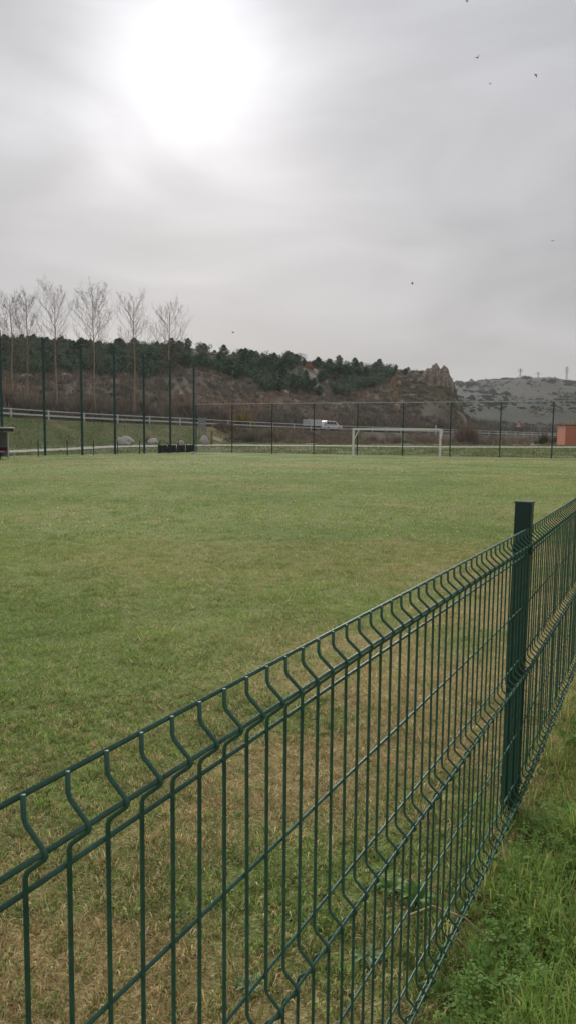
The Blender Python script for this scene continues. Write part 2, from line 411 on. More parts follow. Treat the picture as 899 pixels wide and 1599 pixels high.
def fence_post(name, pos, rz, top, parent, origin, clips=True):
    o = MB().box(-.032, .032, -.025, .025, -.35, top, .005).build(name, M_greenpost, parent)
    o.location = (pos.x - origin.x, pos.y - origin.y, 0); o.rotation_euler = (0, .010, rz)
    c = MB().box(-.0345, .0345, -.0275, .0275, top - .002, top + .006, .003).build('cap', M_cap, o)
    if clips:
        for dz in (-.075, -.575, -1.02):
            k = MB().box(-.036, .040, -.018, .018, FZ0 + dz - .018, FZ0 + dz + .018, .004)
            k.tube([(.036, -.03, FZ0 + dz), (.044, 0, FZ0 + dz), (.036, .03, FZ0 + dz)], .004, 6)
            k.build('clip', M_greenpost, o)
    return o
back = Vector((-FDIR.y, FDIR.x))
fence_post('post', KINK + back * .040, -FA, 1.262, fence, KINK)
fence_post('post', KINK + FDIR2 * (47 * WS) + back * .040, -FB, 1.27, fence, KINK)
fence_post('post', FP0 + FDIR * (-3.5 * WS) + back * .040, -FA, 1.27, fence, KINK)

# ------------------------------------------------------------------ grass blades (nobody could count them)
def blades(name, x, y, z, h, w, lean, col, m, label, segs=2, cat='grass', la=None):
    n = len(x); az = RNG.uniform(0, 2*PI, n); la = RNG.uniform(0, 2*PI, n) if la is None else la
    bx, by = np.cos(az) * w / 2, np.sin(az) * w / 2
    lx, ly = np.cos(la) * lean * h, np.sin(la) * lean * h
    zt = h * np.sqrt(np.clip(1 - lean**2, .05, 1))
    if segs == 2:
        V = np.stack([np.c_[x-bx, y-by, z-.006], np.c_[x+bx, y+by, z-.006],
                      np.c_[x-bx*.8+lx*.42, y-by*.8+ly*.42, z+zt*.72], np.c_[x+bx*.8+lx*.42, y+by*.8+ly*.42, z+zt*.72],
                      np.c_[x+lx, y+ly, z+zt*(1-.45*lean**2)]], 1)
        o5 = np.arange(n)[:,None] * 5
        Fq = np.concatenate([o5 + [0,1,3], o5 + [0,3,2], o5 + [2,3,4]], 0); k = 5
    else:
        V = np.stack([np.c_[x-bx, y-by, z-.006], np.c_[x+bx, y+by, z-.006], np.c_[x+lx, y+ly, z+zt]], 1)
        Fq = np.arange(n)[:,None] * 3 + [0,1,2]; k = 3
    o = np_mesh(name, V.reshape(-1, 3), Fq, m, {'Col': np.repeat(col, k, axis=0)})
    return tag(o, label, cat, kind='stuff')
M_blade = mat('grass_blade', (1,1,1), .75, .12, 3.0, attr='Col', spec=.2, trans=.45)
G1 = np.array(lin(136,163,81)); G2 = np.array(lin(108,139,65)); G3 = np.array(lin(170,187,113)); D1 = np.array(lin(212,192,142)); D2 = np.array(lin(186,160,112)); D3 = np.array(lin(230,218,178))
def blade_cols(x, y, extra=0.0, lush=0.0):
    n = len(x); d = np.clip(dryness(x, y) * .9 + .10 + extra, 0, 1)
    g = mixc(mixc(G1, G2, np.clip(fbm(x*.9, y*.9, 81) * 2.6 - .8, 0, 1)), G3, RNG.random(n) * (.75 - lush))
    s = mixc(mixc(D1, D2, RNG.random(n)), D3, (RNG.random(n) < .2) * .8)
    c = mixc(g, s, (RNG.random(n) < d).astype(float))
    return c * RNG.uniform(.72, 1.2, n)[:,None]
def scatter(n_per, y0, y1, power, umin=-.62, umax=.62):
    """points in the view's ground wedge, denser near"""
    n = n_per; t = RNG.random(n); y = (y0 ** power + t * (y1 ** power - y0 ** power)) ** (1/power)
    u = RNG.uniform(umin, umax, n); x = u * (y + .6); return x, y
def lawn_z(x, y): return (fbm(x * 1.3, y * 1.3, 71) - .5) * .05 * np.clip(1.4 - y / 40, 0, 1)
def lawn():
    LB = 'short worn olive green grass covering the football pitch'
    # tufts near the camera, then single blades standing for tufts
    for (y0, y1, nt, per, h0, h1, w0, segs, pw, rad) in ((.35, 4.2, 13000, 22, .016, .045, .003, 2, 1.6, .03), (4.2, 11, 30000, 14, .02, .05, .005, 1, 1.3, .05), (11, 32, 34000, 8, .025, .06, .012, 1, .9, .10), (32, 62, 20000, 4, .03, .07, .03, 1, .8, .16)):
        tx, ty = scatter(nt, y0, y1, pw); dr = dryness(tx, ty)
        b = np.interp(CX + F * tx / np.maximum(ty, 1), BPX, BY)
        dens = np.clip(.35 + 1.4 * fbm(tx * 1.7, ty * 1.7, 91) - .55 * dr, .10, 1)
        m_ = (fence_dist(tx, ty) > -.05) & (ty < b) & (RNG.random(nt) < dens); tx, ty, dr = tx[m_], ty[m_], dr[m_]; nt = len(tx)
        size = RNG.uniform(.55, 1.25, nt) * (.6 + .8 * fbm(tx * 3.3, ty * 3.3, 95)); bright = RNG.uniform(.66, 1.3, nt); dd = (RNG.random(nt) < .10 + .75 * dr) * RNG.uniform(.35, 1, nt)
        rp_ = lambda a: np.repeat(a, per)
        k = nt * per; az = RNG.uniform(0, 2*PI, k); q = np.sqrt(RNG.random(k)) * rad * rp_(size)
        x = rp_(tx) + np.cos(az) * q; y = rp_(ty) + np.sin(az) * q
        h = RNG.uniform(h0, h1, k) * rp_(size) * (1 + .5 * (np.abs(fence_dist(x, y)) < .12))
        g = mixc(mixc(G1, G2, np.clip(fbm(x*.9, y*.9, 81) * 2.6 - .8, 0, 1)), G3, RNG.random(k) * .8); st_ = mixc(mixc(D1, D2, RNG.random(k)), D3, (RNG.random(k) < .25) * .8)
        c = mixc(g, st_, (RNG.random(k) < rp_(dd) + .08).astype(float)) * (rp_(bright) * RNG.uniform(.8, 1.15, k))[:,None]
        blades('lawn_grass', x, y, lawn_z(x, y), h, w0 * RNG.uniform(.7, 1.4, k), RNG.uniform(.45, .985, k), c, M_blade, LB, segs, la=az + RNG.normal(0, .9, k))
        # flattened straw and clippings between the tufts
        n = int((90000, 90000, 50000, 15000)[(y0 > 4) + (y0 > 10) + (y0 > 30)]); x, y = scatter(n, y0, y1, pw); dr = dryness(x, y); b = np.interp(CX + F * x / np.maximum(y, 1), BPX, BY)
        m_ = (fence_dist(x, y) > -.05) & (y < b) & (RNG.random(n) < .30 + .7 * dr); x, y, dr = x[m_], y[m_], dr[m_]; n = len(x)
        c = mixc(mixc(D1, D2, RNG.random(n)), mixc(G1, G3, RNG.random(n)), (RNG.random(n) < .45 - .35 * dr).astype(float)); c = mixc(c, D3, (RNG.random(n) < .16) * .9) * RNG.uniform(.6, 1.2, n)[:,None]
        blades('lawn_thatch', x, y, lawn_z(x, y) + RNG.uniform(.004, .018, n), RNG.uniform(.6, 1.1, n) * h1 * .9, w0 * RNG.uniform(.6, 1.1, n), RNG.uniform(.93, .998, n), c, M_blade, 'flattened dry straw lying between the grass tufts of the pitch', segs, cat='straw')
lawn()
def verge():
    # outside the fence: longer, lusher grass in clumps
    n = 260000; t = RNG.random(n); y = .9 + t**.75 * 7.5; x = KINK.x + (y - KINK.y) * math.tan(FA) + RNG.uniform(-.05, 1, n) ** 1.0 * (1.6)
    d = -fence_dist(x, y); cl_ = fbm(x * 2.6, y * 2.6, 101); cl2 = fbm(x * .9, y * .9, 104)
    m_ = (d > .03) & (RNG.random(n) < np.clip(cl_ * 2.6 - .75, .04, 1)); x, y, d, cl_, cl2 = x[m_], y[m_], d[m_], cl_[m_], cl2[m_]; k = len(x)
    h = RNG.uniform(.03, .12, k) * (.45 + 1.5 * np.clip(cl_ * 1.9 - .5, 0, 1)) * np.clip(.5 + d * 2, .5, 1)
    tall = smooth01((1.9 - y) / .8); h = h * (1 + .55 * tall)
    z = (fbm(x * 1.3, y * 1.3, 71) - .5) * .05 * np.clip(1.4 - y / 40, 0, 1)
    c = mixc(np.array(lin(134,168,78)), np.array(lin(176,192,106)), RNG.random(k))
    c = mixc(c, np.array(lin(192,176,122)), (RNG.random(k) < np.clip(.08 + .5 * (cl2 - .42) * 2, .05, .5)).astype(float)) * RNG.uniform(.7, 1.15, k)[:,None]
    blades('verge_grass', x, y, z, h, .0032 * RNG.uniform(.7, 1.5, k), RNG.uniform(.3, .97, k), c, M_blade, 'long uneven green grass on the verge outside the mesh fence', 2)
    # tall tussocks, growth along the fence foot and dry stems
    def tuss(n, xc, yc, rad, h0, h1, w, dry, lean0=.15):
        a = RNG.uniform(0, 2*PI, n); q = np.sqrt(RNG.random(n)) * rad; X, Y = xc + np.cos(a)*q, yc + np.sin(a)*q
        c = mixc(np.array(lin(130,164,76)), np.array(lin(184,196,116)), RNG.random(n)); c = mixc(c, np.array(lin(204,186,134)), (RNG.random(n) < dry).astype(float)) * RNG.uniform(.7, 1.15, n)[:,None]
        return X, Y, RNG.uniform(h0, h1, n), np.full(n, w) * RNG.uniform(.7, 1.4, n), RNG.uniform(lean0, .95, n), c, a + RNG.normal(0, .7, n)
    parts = []
    for _ in range(95):
        yy = 1.0 + RNG.random()**.9 * 5.5; off = RNG.uniform(.06, 1.4); xc = KINK.x + (yy - KINK.y) * math.tan(FA) + off
        big = RNG.random() < .35; parts.append(tuss(int(RNG.integers(50, 130)), xc, yy, RNG.uniform(.03, .09), .06, .24 if big else .14, .0042, .12 + .5 * (RNG.random() < .25)))
    for t in np.arange(-1.2, 6.5, .055):
        if RNG.random() < .55: continue
        pz_ = KINK + FDIR * t; parts.append(tuss(int(RNG.integers(10, 34)), pz_.x + RNG.normal(0, .045), pz_.y + RNG.normal(0, .03), .035, .04, .15, .0034, .3))
    P_ = [np.concatenate([p[i] for p in parts]) for i in range(7)]
    blades('verge_tussocks', P_[0], P_[1], lawn_z(P_[0], P_[1]), P_[2], P_[3], P_[4], P_[5], M_blade, 'tall ragged grass tussocks along the foot of the mesh fence', 2, la=P_[6])
    n = 2600; y = RNG.uniform(1.2, 6.5, n); x = KINK.x + (y - KINK.y) * math.tan(FA) + RNG.uniform(.05, 1.5, n); m_ = fbm(x * 1.9 + 3, y * 1.9, 131) > .52; x, y = x[m_], y[m_]; n = len(x)
    a = RNG.uniform(0, 2*PI, n); L = RNG.uniform(.025, .06, n); w = L * RNG.uniform(.22, .4, n); z = RNG.uniform(.01, .07, n); up = RNG.uniform(.1, .9, n)
    ca, sa = np.cos(a), np.sin(a); pts_ = [(0, 0, 0), (.45, -1, .7), (.45, 1, .7), (1, 0, .75)]
    V = np.stack([np.c_[x + ca*L*u_ - sa*w*v_, y + sa*L*u_ + ca*w*v_, z + L*up*h_] for u_, v_, h_ in pts_], 1).reshape(-1, 3)
    Fq = (np.arange(n)[:,None,None] * 4 + np.array([[0,1,3],[0,3,2]])[None]).reshape(-1, 3); c = mixc(np.array(lin(104,146,70)), np.array(lin(150,178,104)), RNG.random(n)) * RNG.uniform(.75, 1.15, n)[:,None]
    tag(np_mesh('leafy_ground_cover', V, Fq, M_blade, {'Col': np.repeat(c, 4, axis=0)}), 'broad green leaves mixed into the grass of the verge', 'ground cover', kind='stuff')
    # clover and small leaves
    n = 52000; t = RNG.random(n); y = 1.3 + t * 6; x = KINK.x + (y - KINK.y) * math.tan(FA) + RNG.uniform(.03, 1.6, n)
    d = -fence_dist(x, y); m_ = (d > .06) & (RNG.random(n) < np.clip(fbm(x * 1.6 + 9, y * 1.6, 111) * 4.2 - 2.15, 0, 1)); x, y = x[m_], y[m_]; k = len(x)
    z = RNG.uniform(.015, .085, k); r = RNG.uniform(.006, .013, k); V = []
    az = RNG.uniform(0, 2*PI, k); tx, ty = RNG.normal(0, .35, k), RNG.normal(0, .35, k)
    P = []; Fq = []
    for j in range(3):
        a = az + j * 2 * PI / 3
        for (rr, da) in ((.15, 0), (1.05, -.55), (1.25, 0), (1.05, .55)):
            ox, oy = np.cos(a + da) * r * rr, np.sin(a + da) * r * rr; P.append(np.c_[x + ox, y + oy, z + ox * tx + oy * ty])
        Fq.append([4*j, 4*j+1, 4*j+2, 4*j+3])
    V = np.stack(P, 1).reshape(-1, 3); Fq = (np.arange(k)[:,None,None] * 12 + np.array(Fq)[None]).reshape(-1, 4)
    c = mixc(np.array(lin(122,164,84)), np.array(lin(154,188,106)), RNG.random(k)) * RNG.uniform(.8, 1.15, k)[:,None]
    tag(np_mesh('clover_leaves', V, Fq, M_blade, {'Col': np.repeat(c, 12, axis=0)}), 'low clover leaves growing thickly on the verge outside the fence', 'clover', kind='stuff')
verge()
def bank_grass():
    n = 90000; px = RNG.uniform(-250, 1150, n); b = np.interp(px, BPX, BY); pc = np.interp(px, PPX, PYY)
    t = RNG.random(n); Y = b + .9 + t * (np.where(px < 345, np.maximum(rail_y(px) - 1, pc + 6), pc + 8) - b); m_ = np.abs(Y - pc) > 1.9; 
    X = (px - CX) / F * Y; m_ &= RNG.random(n) < np.clip(fbm(X / 1.3, Y / 1.3, 121) * 2.4 - .6, .03, 1)
    X, Y = X[m_], Y[m_]; k = len(X); c = mixc(np.array(lin(96,116,60)), np.array(lin(132,134,80)), RNG.random(k)); c = mixc(c, np.array(lin(92,84,70)), (RNG.random(k) < .12).astype(float))
    blades('rough_bank_grass', X, Y, gz(X, Y), RNG.uniform(.10, .26, k), .05 * RNG.uniform(.6, 1.5, k), RNG.uniform(.2, .8, k), c, M_blade, 'rough green grass on the low bank behind the goal', 1)
bank_grass()

# broad-leaved weeds by the fence foot
M_weed = mat('weed_leaf', lin(112,146,70), .55, .25, 30.0, trans=.4); M_weed2 = mat('grey_weed_leaf', lin(120,146,98), .6, .25, 30.0, trans=.35)
def weed(loc, r, nl, m, label, up=.5):
    e = empty('broadleaf_weed', loc, random.uniform(0, 6)); tag(e, label, 'weed', 'broad leaved weeds by the mesh fence')
    for k in range(nl):
        a = 2*PI*k/nl + random.uniform(-.25,.25); L = r * random.uniform(.7, 1.15); w = L * random.uniform(.10, .18); V = []; seg = 5
        for i in range(seg + 1):
            t = i / seg; q = L * t; hh = L * up * (t - .75 * t * t) * 1.6 + .004; ww = w * math.sin(PI * min(1, .12 + .88 * t)) ** .8
            for s_ in (-1, 0, 1):
                yy = ww * s_; V.append((q*math.cos(a) - yy*math.sin(a), q*math.sin(a) + yy*math.cos(a), hh + (.25 * ww * abs(s_)) + random.uniform(-.002,.002)))
        Fs = []
        for i in range(seg):
            for j in range(2): q = i*3+j; Fs.append((q, q+1, q+4, q+3))
        MB().add(V, Fs).build('leaf', m, e, smooth=True)
def ground_px(px, py):
    d = ray(px, py); t = -EYE / d.z; return Vector((d.x*t, d.y*t, 0.0))
for px, py, r, nl, m, lb, up in ((572, 1500, .06, 16, M_weed2, 'pale grey green weed with broad leaves behind the fence foot', .5),
        (650, 1420, .07, 24, M_weed, 'bright green narrow leaved weed clump behind the fence wires', 1.3),
        (610, 1400, .06, 14, M_weed, 'small upright green weed beside the bright clump', 1.1),
        (390, 1545, .05, 12, M_weed2, 'low grey green weed rosette on the dry turf', .4),
        (470, 1435, .06, 13, M_weed, 'flat dark green weed rosette on the worn turf', .35),
        (285, 1440, .035, 6, M_weed2, 'tiny grey green weed seedling alone on brown turf', .5),
        (690, 1560, .05, 12, M_weed, 'green weed poking through the bottom fold of the fence', .9)):
    weed(ground_px(px, py) + Vector((0,0,.005)), r, nl, m, lb, up)
st = ground_px(618, 1500); en = ground_px(770, 1460)
ds = MB().tube([(st.x, st.y, .02), (st.x + .03, st.y + .05, .10), (st.x + .11, st.y + .05, .135), (st.x + .2, st.y + .02, .12), (st.x + .27, st.y - .02, .075)], [.004,.004,.0035,.0025,.001], 5).build('dry_stalk', mat('dry_stalk', lin(176,160,118), .8, .2, 40))
tag(ds, 'pale bent dry stalk arching out from the fence foot', 'stalk')

# ------------------------------------------------------------------ football goal
M_white = mat('white_paint', lin(244,242,238), .5, .03, 4.0, col2=lin(234,232,226))
def goal():
    A = on(549.5, 65.2); B = on(684.5, 63.4); A.z = B.z = 0
    e = empty('football_goal', ((A.x+B.x)/2, (A.y+B.y)/2, 0), math.atan2(B.y-A.y, B.x-A.x)); tag(e, 'white football goal frame without a net at the far end', 'goal')
    w = (B - A).length / 2; h = 2.40; t = .17
    for s_ in (-1, 1):
        MB().box(s_*w - t/2, s_*w + t/2, -t/2, t/2, -.1, h - t/2 - .002, .02).build('post', M_white, e)
        MB().bar((s_*w, .02, h - .06), (s_*w + (.35 if s_ < 0 else .16), .95, h - .06), .06, .06).build('top_stay', M_white, e)
        MB().bar((s_*w + (.34 if s_ < 0 else .155), .92, h - .08), (s_*w, .07, h - 1.0), .05, .05).build('brace', M_white, e)
    MB().box(-w - t/2, w + t/2, -t/2, t/2, h - t/2, h + t/2, .02).build('crossbar', M_white, e)
    MB().box(-w - .14, -w + .14, -.14, .14, .0, .07, .02).build('foot', M_white, e)
goal()

# ------------------------------------------------------------------ tall fences
M_dpost = mat('dark_green_post', lin(46,80,78), .5, .2, 3.0)
M_net = mat('green_netting', lin(30,52,48), .7, .1, 3.0)
M_galv = mat('galvanised_steel', lin(196,198,198), .5, .1, 6.0)
def tall_fence(name, label, pts, h, r, cord, step, diag, wires, first_tall=None):
    o0 = pts[0]; e = empty(name, (o0.x, o0.y, 0)); tag(e, label, 'fence')
    for i, p in enumerate(pts):
        hh = h
        MB().tube([(p.x-o0.x, p.y-o0.y, -.3), (p.x-o0.x, p.y-o0.y, hh)], r, 8).build('post', M_dpost, e)
        MB().tube([(p.x-o0.x, p.y-o0.y, hh + .002), (p.x-o0.x, p.y-o0.y, hh+.05)], [r * 1.12, r * .5], 8).build('cap', M_dpost, e)
    A, B = pts[0], pts[-1]; L = (B - A).length; d = (B - A) / L
    n = MB(); off = Vector((-d.y, d.x)) * (-r - .01)
    def P(s, z): q = d * s + off; return (q.x, q.y, z)
    zb = .08
    if diag:
        k = -h
        while k < L:
            a0 = max(0, k); a1 = min(L, k + h - zb)
            n.tube([P(a0, zb + a0 - k), P(a1, zb + a1 - k)], cord, 3, False); n.tube([P(a0, h - (a0 - k)), P(a1, h - (a1 - k))], cord, 3, False); k += step
    else:
        for s_ in np.arange(step, L, step): n.tube([P(s_, zb), P(s_, h - .05)], cord, 3, False)
        for z in np.arange(zb, h, step): n.tube([P(0, z), P(L, z)], cord, 3, False)
    o = n.build('netting', M_net, e); o['kind'] = 'stuff'
    for z, rr in wires: MB().tube([P(0, z), P(L, z)], rr, 5).build('tension_wire', M_galv if rr > .011 else M_net, e)
    return e
left_pts = [LEFT0 + LEFTD * i for i in range(-2, 7)]
tall_fence('ball_stop_fence', 'very tall dark posts carrying ball stop netting along the left touchline', left_pts, 9.05, .10, .0026, .13, False, [(8.95, .008), (4.5, .006), (.15, .006)])
right_pts = [CORNER + ENDD * i for i in range(1, 11)]
right_pts[0] = CORNER + ENDD * 1
tall_fence('chain_link_fence', 'tall chain link fence with slim posts standing behind the goal', [CORNER + ENDD * .06] + right_pts, 5.0, .055, .0024, .09, True, [(4.97, .03), (2.6, .007), (.1, .007)])

# low mesh fence on the left touchline: same folded panels, far away
def far_low_fence():
    off = Vector((LEFTD.y, -LEFTD.x)).normalized() * 1.0
    A = LEFT0 + off; d = LEFTD.normalized(); step = 3.15
    e = empty('low_mesh_fence', (A.x, A.y, 0)); tag(e, 'low green mesh fence with short posts in front of the tall net poles', 'fence')
    pm = MB().box(-.03,.03,-.03,.03,-.2,1.22,.006); pc_ = MB()
    w = MB()
    for s_ in np.arange(.06, step, .06): w.tube([(s_, 0, .06), (s_, 0, 1.1)], .0018, 3, False)
    for z in (.08, .13, .35, .58, .63, .85, 1.04, 1.1): w.tube([(0, 0, z), (step, 0, z)], .0025, 3, False)
    pp = wp = None
    for i in range(-4, 9):
        q = d * (i * step - .65)
        if pp is None: pp = pm.build('post', M_dpost, e); o = pp
        else: o = copy_obj(pp, e)
        o.location = (q.x, q.y, 0); o.rotation_euler = (0, 0, math.atan2(d.y, d.x))
        if wp is None: wp = w.build('mesh_panel', M_net, e); wp['kind'] = 'stuff'; o = wp
        else: o = copy_obj(wp, e)
        q2 = q + off * .05; o.location = (q2.x, q2.y, 0); o.rotation_euler = (0, 0, math.atan2(d.y, d.x))
far_low_fence()
def screen():
    A = on(247, 69.5); B = on(303, 75.0); A.z = B.z = 0; d = (B - A); L = d.length; a = math.atan2(d.y, d.x)
    e = empty('dark_screen', A, a); tag(e, 'low black windbreak sheeting tied to posts in the far left corner', 'screen')
    m = mat('black_sheet', lin(46,48,54), .7, .25, 3.0); n = 4
    for k in range(n):
        x0, x1 = L*k/n + .03, L*(k+1)/n - .03; V = []; 
        for i in range(7):
            for j in range(3): V.append((x0+(x1-x0)*i/6, .05*math.sin(i*1.9+j+k), .06 + .76*j/2 - .03*math.sin(PI*i/6)*(j == 2)))
        b = MB().add(V, [(i*3+j, (i+1)*3+j, (i+1)*3+j+1, i*3+j+1) for i in range(6) for j in range(2)]).build('sheet', m, e)
        sm = b.modifiers.new('s', 'SOLIDIFY'); sm.thickness = .01
    for k in range(n + 1): MB().box(L*k/n-.025, L*k/n+.025, -.09, -.04, -.1, .95, .006).build('post', M_dpost, e)
screen()

# ------------------------------------------------------------------ dugout at the left edge
def dugout():
    d = LEFTD.normalized(); a = math.atan2(d.y, d.x)
    c = on(18, 49.0); e = empty('team_shelter', (c.x, c.y, 0), a); tag(e, 'white roofed team shelter with bench beside the left touchline', 'shelter')
    # local x along the touchline (its far end at x=0), local -y towards the pitch
    mw = mat('shelter_white', lin(196,196,194), .5, .08, 3.0); mb = mat('shelter_dark', lin(52,56,60), .6, .15, 3.0); mr = mat('shelter_red', lin(140,46,44), .6, .15, 3.0)
    mg = mat('shelter_perspex', lin(150,152,158), .3, .1, 2.0)
    MB().box(-5.2, .1, -.35, 1.5, 2.0, 2.08, .02).build('roof', mw, e)
    MB().box(-5.1, 0, 1.1, 1.14, .1, 1.998).build('back_panel', mb, e)
    MB().box(-5.1, 0, -.28, -.24, 1.80, 1.998).build('fascia', mb, e)
    for x in (-5.05, -.05):
        sp_ = MB().box(x-.01, x+.01, .25, 1.05, .15, 1.75).build('side_panel', mg, e)
        MB().box(x-.016, x+.016, .25, 1.05, .55, .75).build('red_stripe', mr, sp_)
        for y in (.2, 1.07): MB().box(x-.04, x+.04, y-.04, y+.03, -.1, 1.998, .008).build('post', mw, e)
        MB().bar((x, .23, 1.75), (x, 1.04, 1.75), .04, .04).build('side_rail', mw, e)
    b = MB().box(-4.9, -.2, .35, .75, .44, .49, .01).build('bench_seat', mw, e)
    for x in (-4.6, -2.5, -.5): MB().box(x-.03, x+.03, .4, .7, -.05, .438).build('bench_leg', mb, e)
    MB().box(-.5, .02, -.32, -.27, .42, .47, .01).build('end_rail', mw, e)
    MB().box(-.03, .02, -.32, -.27, -.05, .418, .01).build('end_post', mw, e)
dugout()

# ------------------------------------------------------------------ litter and boulders
def rock_mesh(seed, sx, sy, sz, sub=3, amp=.35):
    b = bmesh.new(); bmesh.ops.create_icosphere(b, subdivisions=sub, radius=1)
    for v in b.verts:
        p = v.co.copy(); q = p * 1.3 + Vector((seed*7.3, seed*3.1, 0)); k = 1 + amp * (mnoise.noise(q) + .5 * mnoise.cell(q * 1.6)) + amp * .3 * mnoise.noise(q * 3.1)
        v.co = Vector((p.x*sx*k, p.y*sy*k, p.z*sz*k))
    me = MB(); b.verts.index_update(); me.add([v.co for v in b.verts], [[v.index for v in f.verts] for f in b.faces]); b.free(); return me
M_lime = mat('pale_limestone', lin(232,226,216), .9, .15, 2.5, col2=lin(196,186,174), bump=.6, bscale=5)
for i, (px, Y, w, h, lb) in enumerate(((196, 80, .92, .95, 'largest whitish boulder with a rounded top beside the footpath'), (239, 83, .66, .62, 'whitish boulder with a brownish lump behind the net poles'),
        (282, 86, .46, .4, 'smallest whitish boulder half sunk in grass behind the dark screen'), (319, 87.5, .50, 1.0, 'upright pointed whitish boulder beside the wooden post'))):
    p = on(px, Y); o = rock_mesh(i + 2, w, w * .8, h * .72, 3, .22).build('boulder', M_lime, smooth=False); o.location = p + Vector((0, 0, h * .30)); o.rotation_euler = (0, 0, i)
    tag(o, lb, 'boulder', 'boulders along the footpath')
p = on(232, 84.5); o = rock_mesh(9, .45, .4, .5, 3, .25).build('boulder', mat('brown_stone', lin(150,128,100), .9, .2, 3.0)); o.location = p + Vector((0,0,.5)); tag(o, 'brownish upright stone leaning behind a whitish boulder', 'boulder', 'boulders along the footpath')
M_wood = mat('weathered_wood', lin(142,116,84), .85, .2, 5.0)
p = on(330.5, 88); e = empty('wooden_post', p); tag(e, 'brown squared wooden post beside the pointed boulder', 'post')
MB().box(-.11,.11,-.11,.11,-.2,1.6,.02).build('shaft', M_wood, e); MB().add([(-.11,-.11,1.603),(.11,-.11,1.603),(.11,.11,1.603),(-.11,.11,1.603),(0,0,1.72)], [(0,1,4),(1,2,4),(2,3,4),(3,0,4),(3,2,1,0)]).build('pointed_top', M_wood, e)
M_litter = mat('white_litter', lin(214,212,206), .6, .1, 20.0)
for i, (px, Y, r, lb) in enumerate(((142, 57, .12, 'crumpled white scrap of litter at the left touchline'), (301, 71, .26, 'flat white piece of litter by the dark screen'), (169, 60, .08, 'tiny white scrap of litter near the net poles'))):
    p = on(px, Y); o = rock_mesh(20+i, r, r*.6, r*.35, 2, .4).build('litter', M_litter); o.location = (p.x, p.y, r*.3); tag(o, lb, 'litter', 'litter at the pitch edge')

# ------------------------------------------------------------------ guard rail, signs, vehicles
def guard_rail():
    px = np.linspace(-300, 880, 500); Y = rail_y(px); X = (px - CX) / F * Y
    s = np.r_[0, np.cumsum(np.hypot(np.diff(X), np.diff(Y)))]; step = 4.85; q0 = np.interp(20, px, s) % step
    ss = np.arange(q0, s[-1], step); xs = np.interp(ss, s, X); ys = np.interp(ss, s, Y); zs = np.interp(np.interp(ss, s, px), RPX, RZ)
    e = empty('guard_rail', (xs[0], ys[0], zs[0])); tag(e, 'long galvanised double guard rail along the raised road', 'guard rail')
    O = Vector((xs[0], ys[0], zs[0])); M_rail = mat('rail_steel', lin(216,217,216), .5, .1, 3.0)
    for i in range(len(ss)):
        p = Vector((xs[i], ys[i], zs[i])) - O
        MB().box(p.x-.075, p.x+.075, p.y-.06, p.y+.06, p.z-.5, p.z+1.08).build('post', M_rail, e)
        if i + 1 < len(ss):
            a = p + Vector((.12,-.15,0)); b = Vector((xs[i+1], ys[i+1], zs[i+1])) - O + Vector((.12,-.15,0))
            MB().bar(a + Vector((0,0,.98)), b + Vector((0,0,.98)), .06, .11).build('top_beam', M_rail, e)
            w = MB()
            for dz in (.42, .52): w.bar(a + Vector((0,0,dz)), b + Vector((0,0,dz)), .07, .09)
            w.bar(a + Vector((.04,.04,.465)), b + Vector((.04,.04,.465)), .02, .06)
            w.build('lower_beam', M_rail, e)
guard_rail()

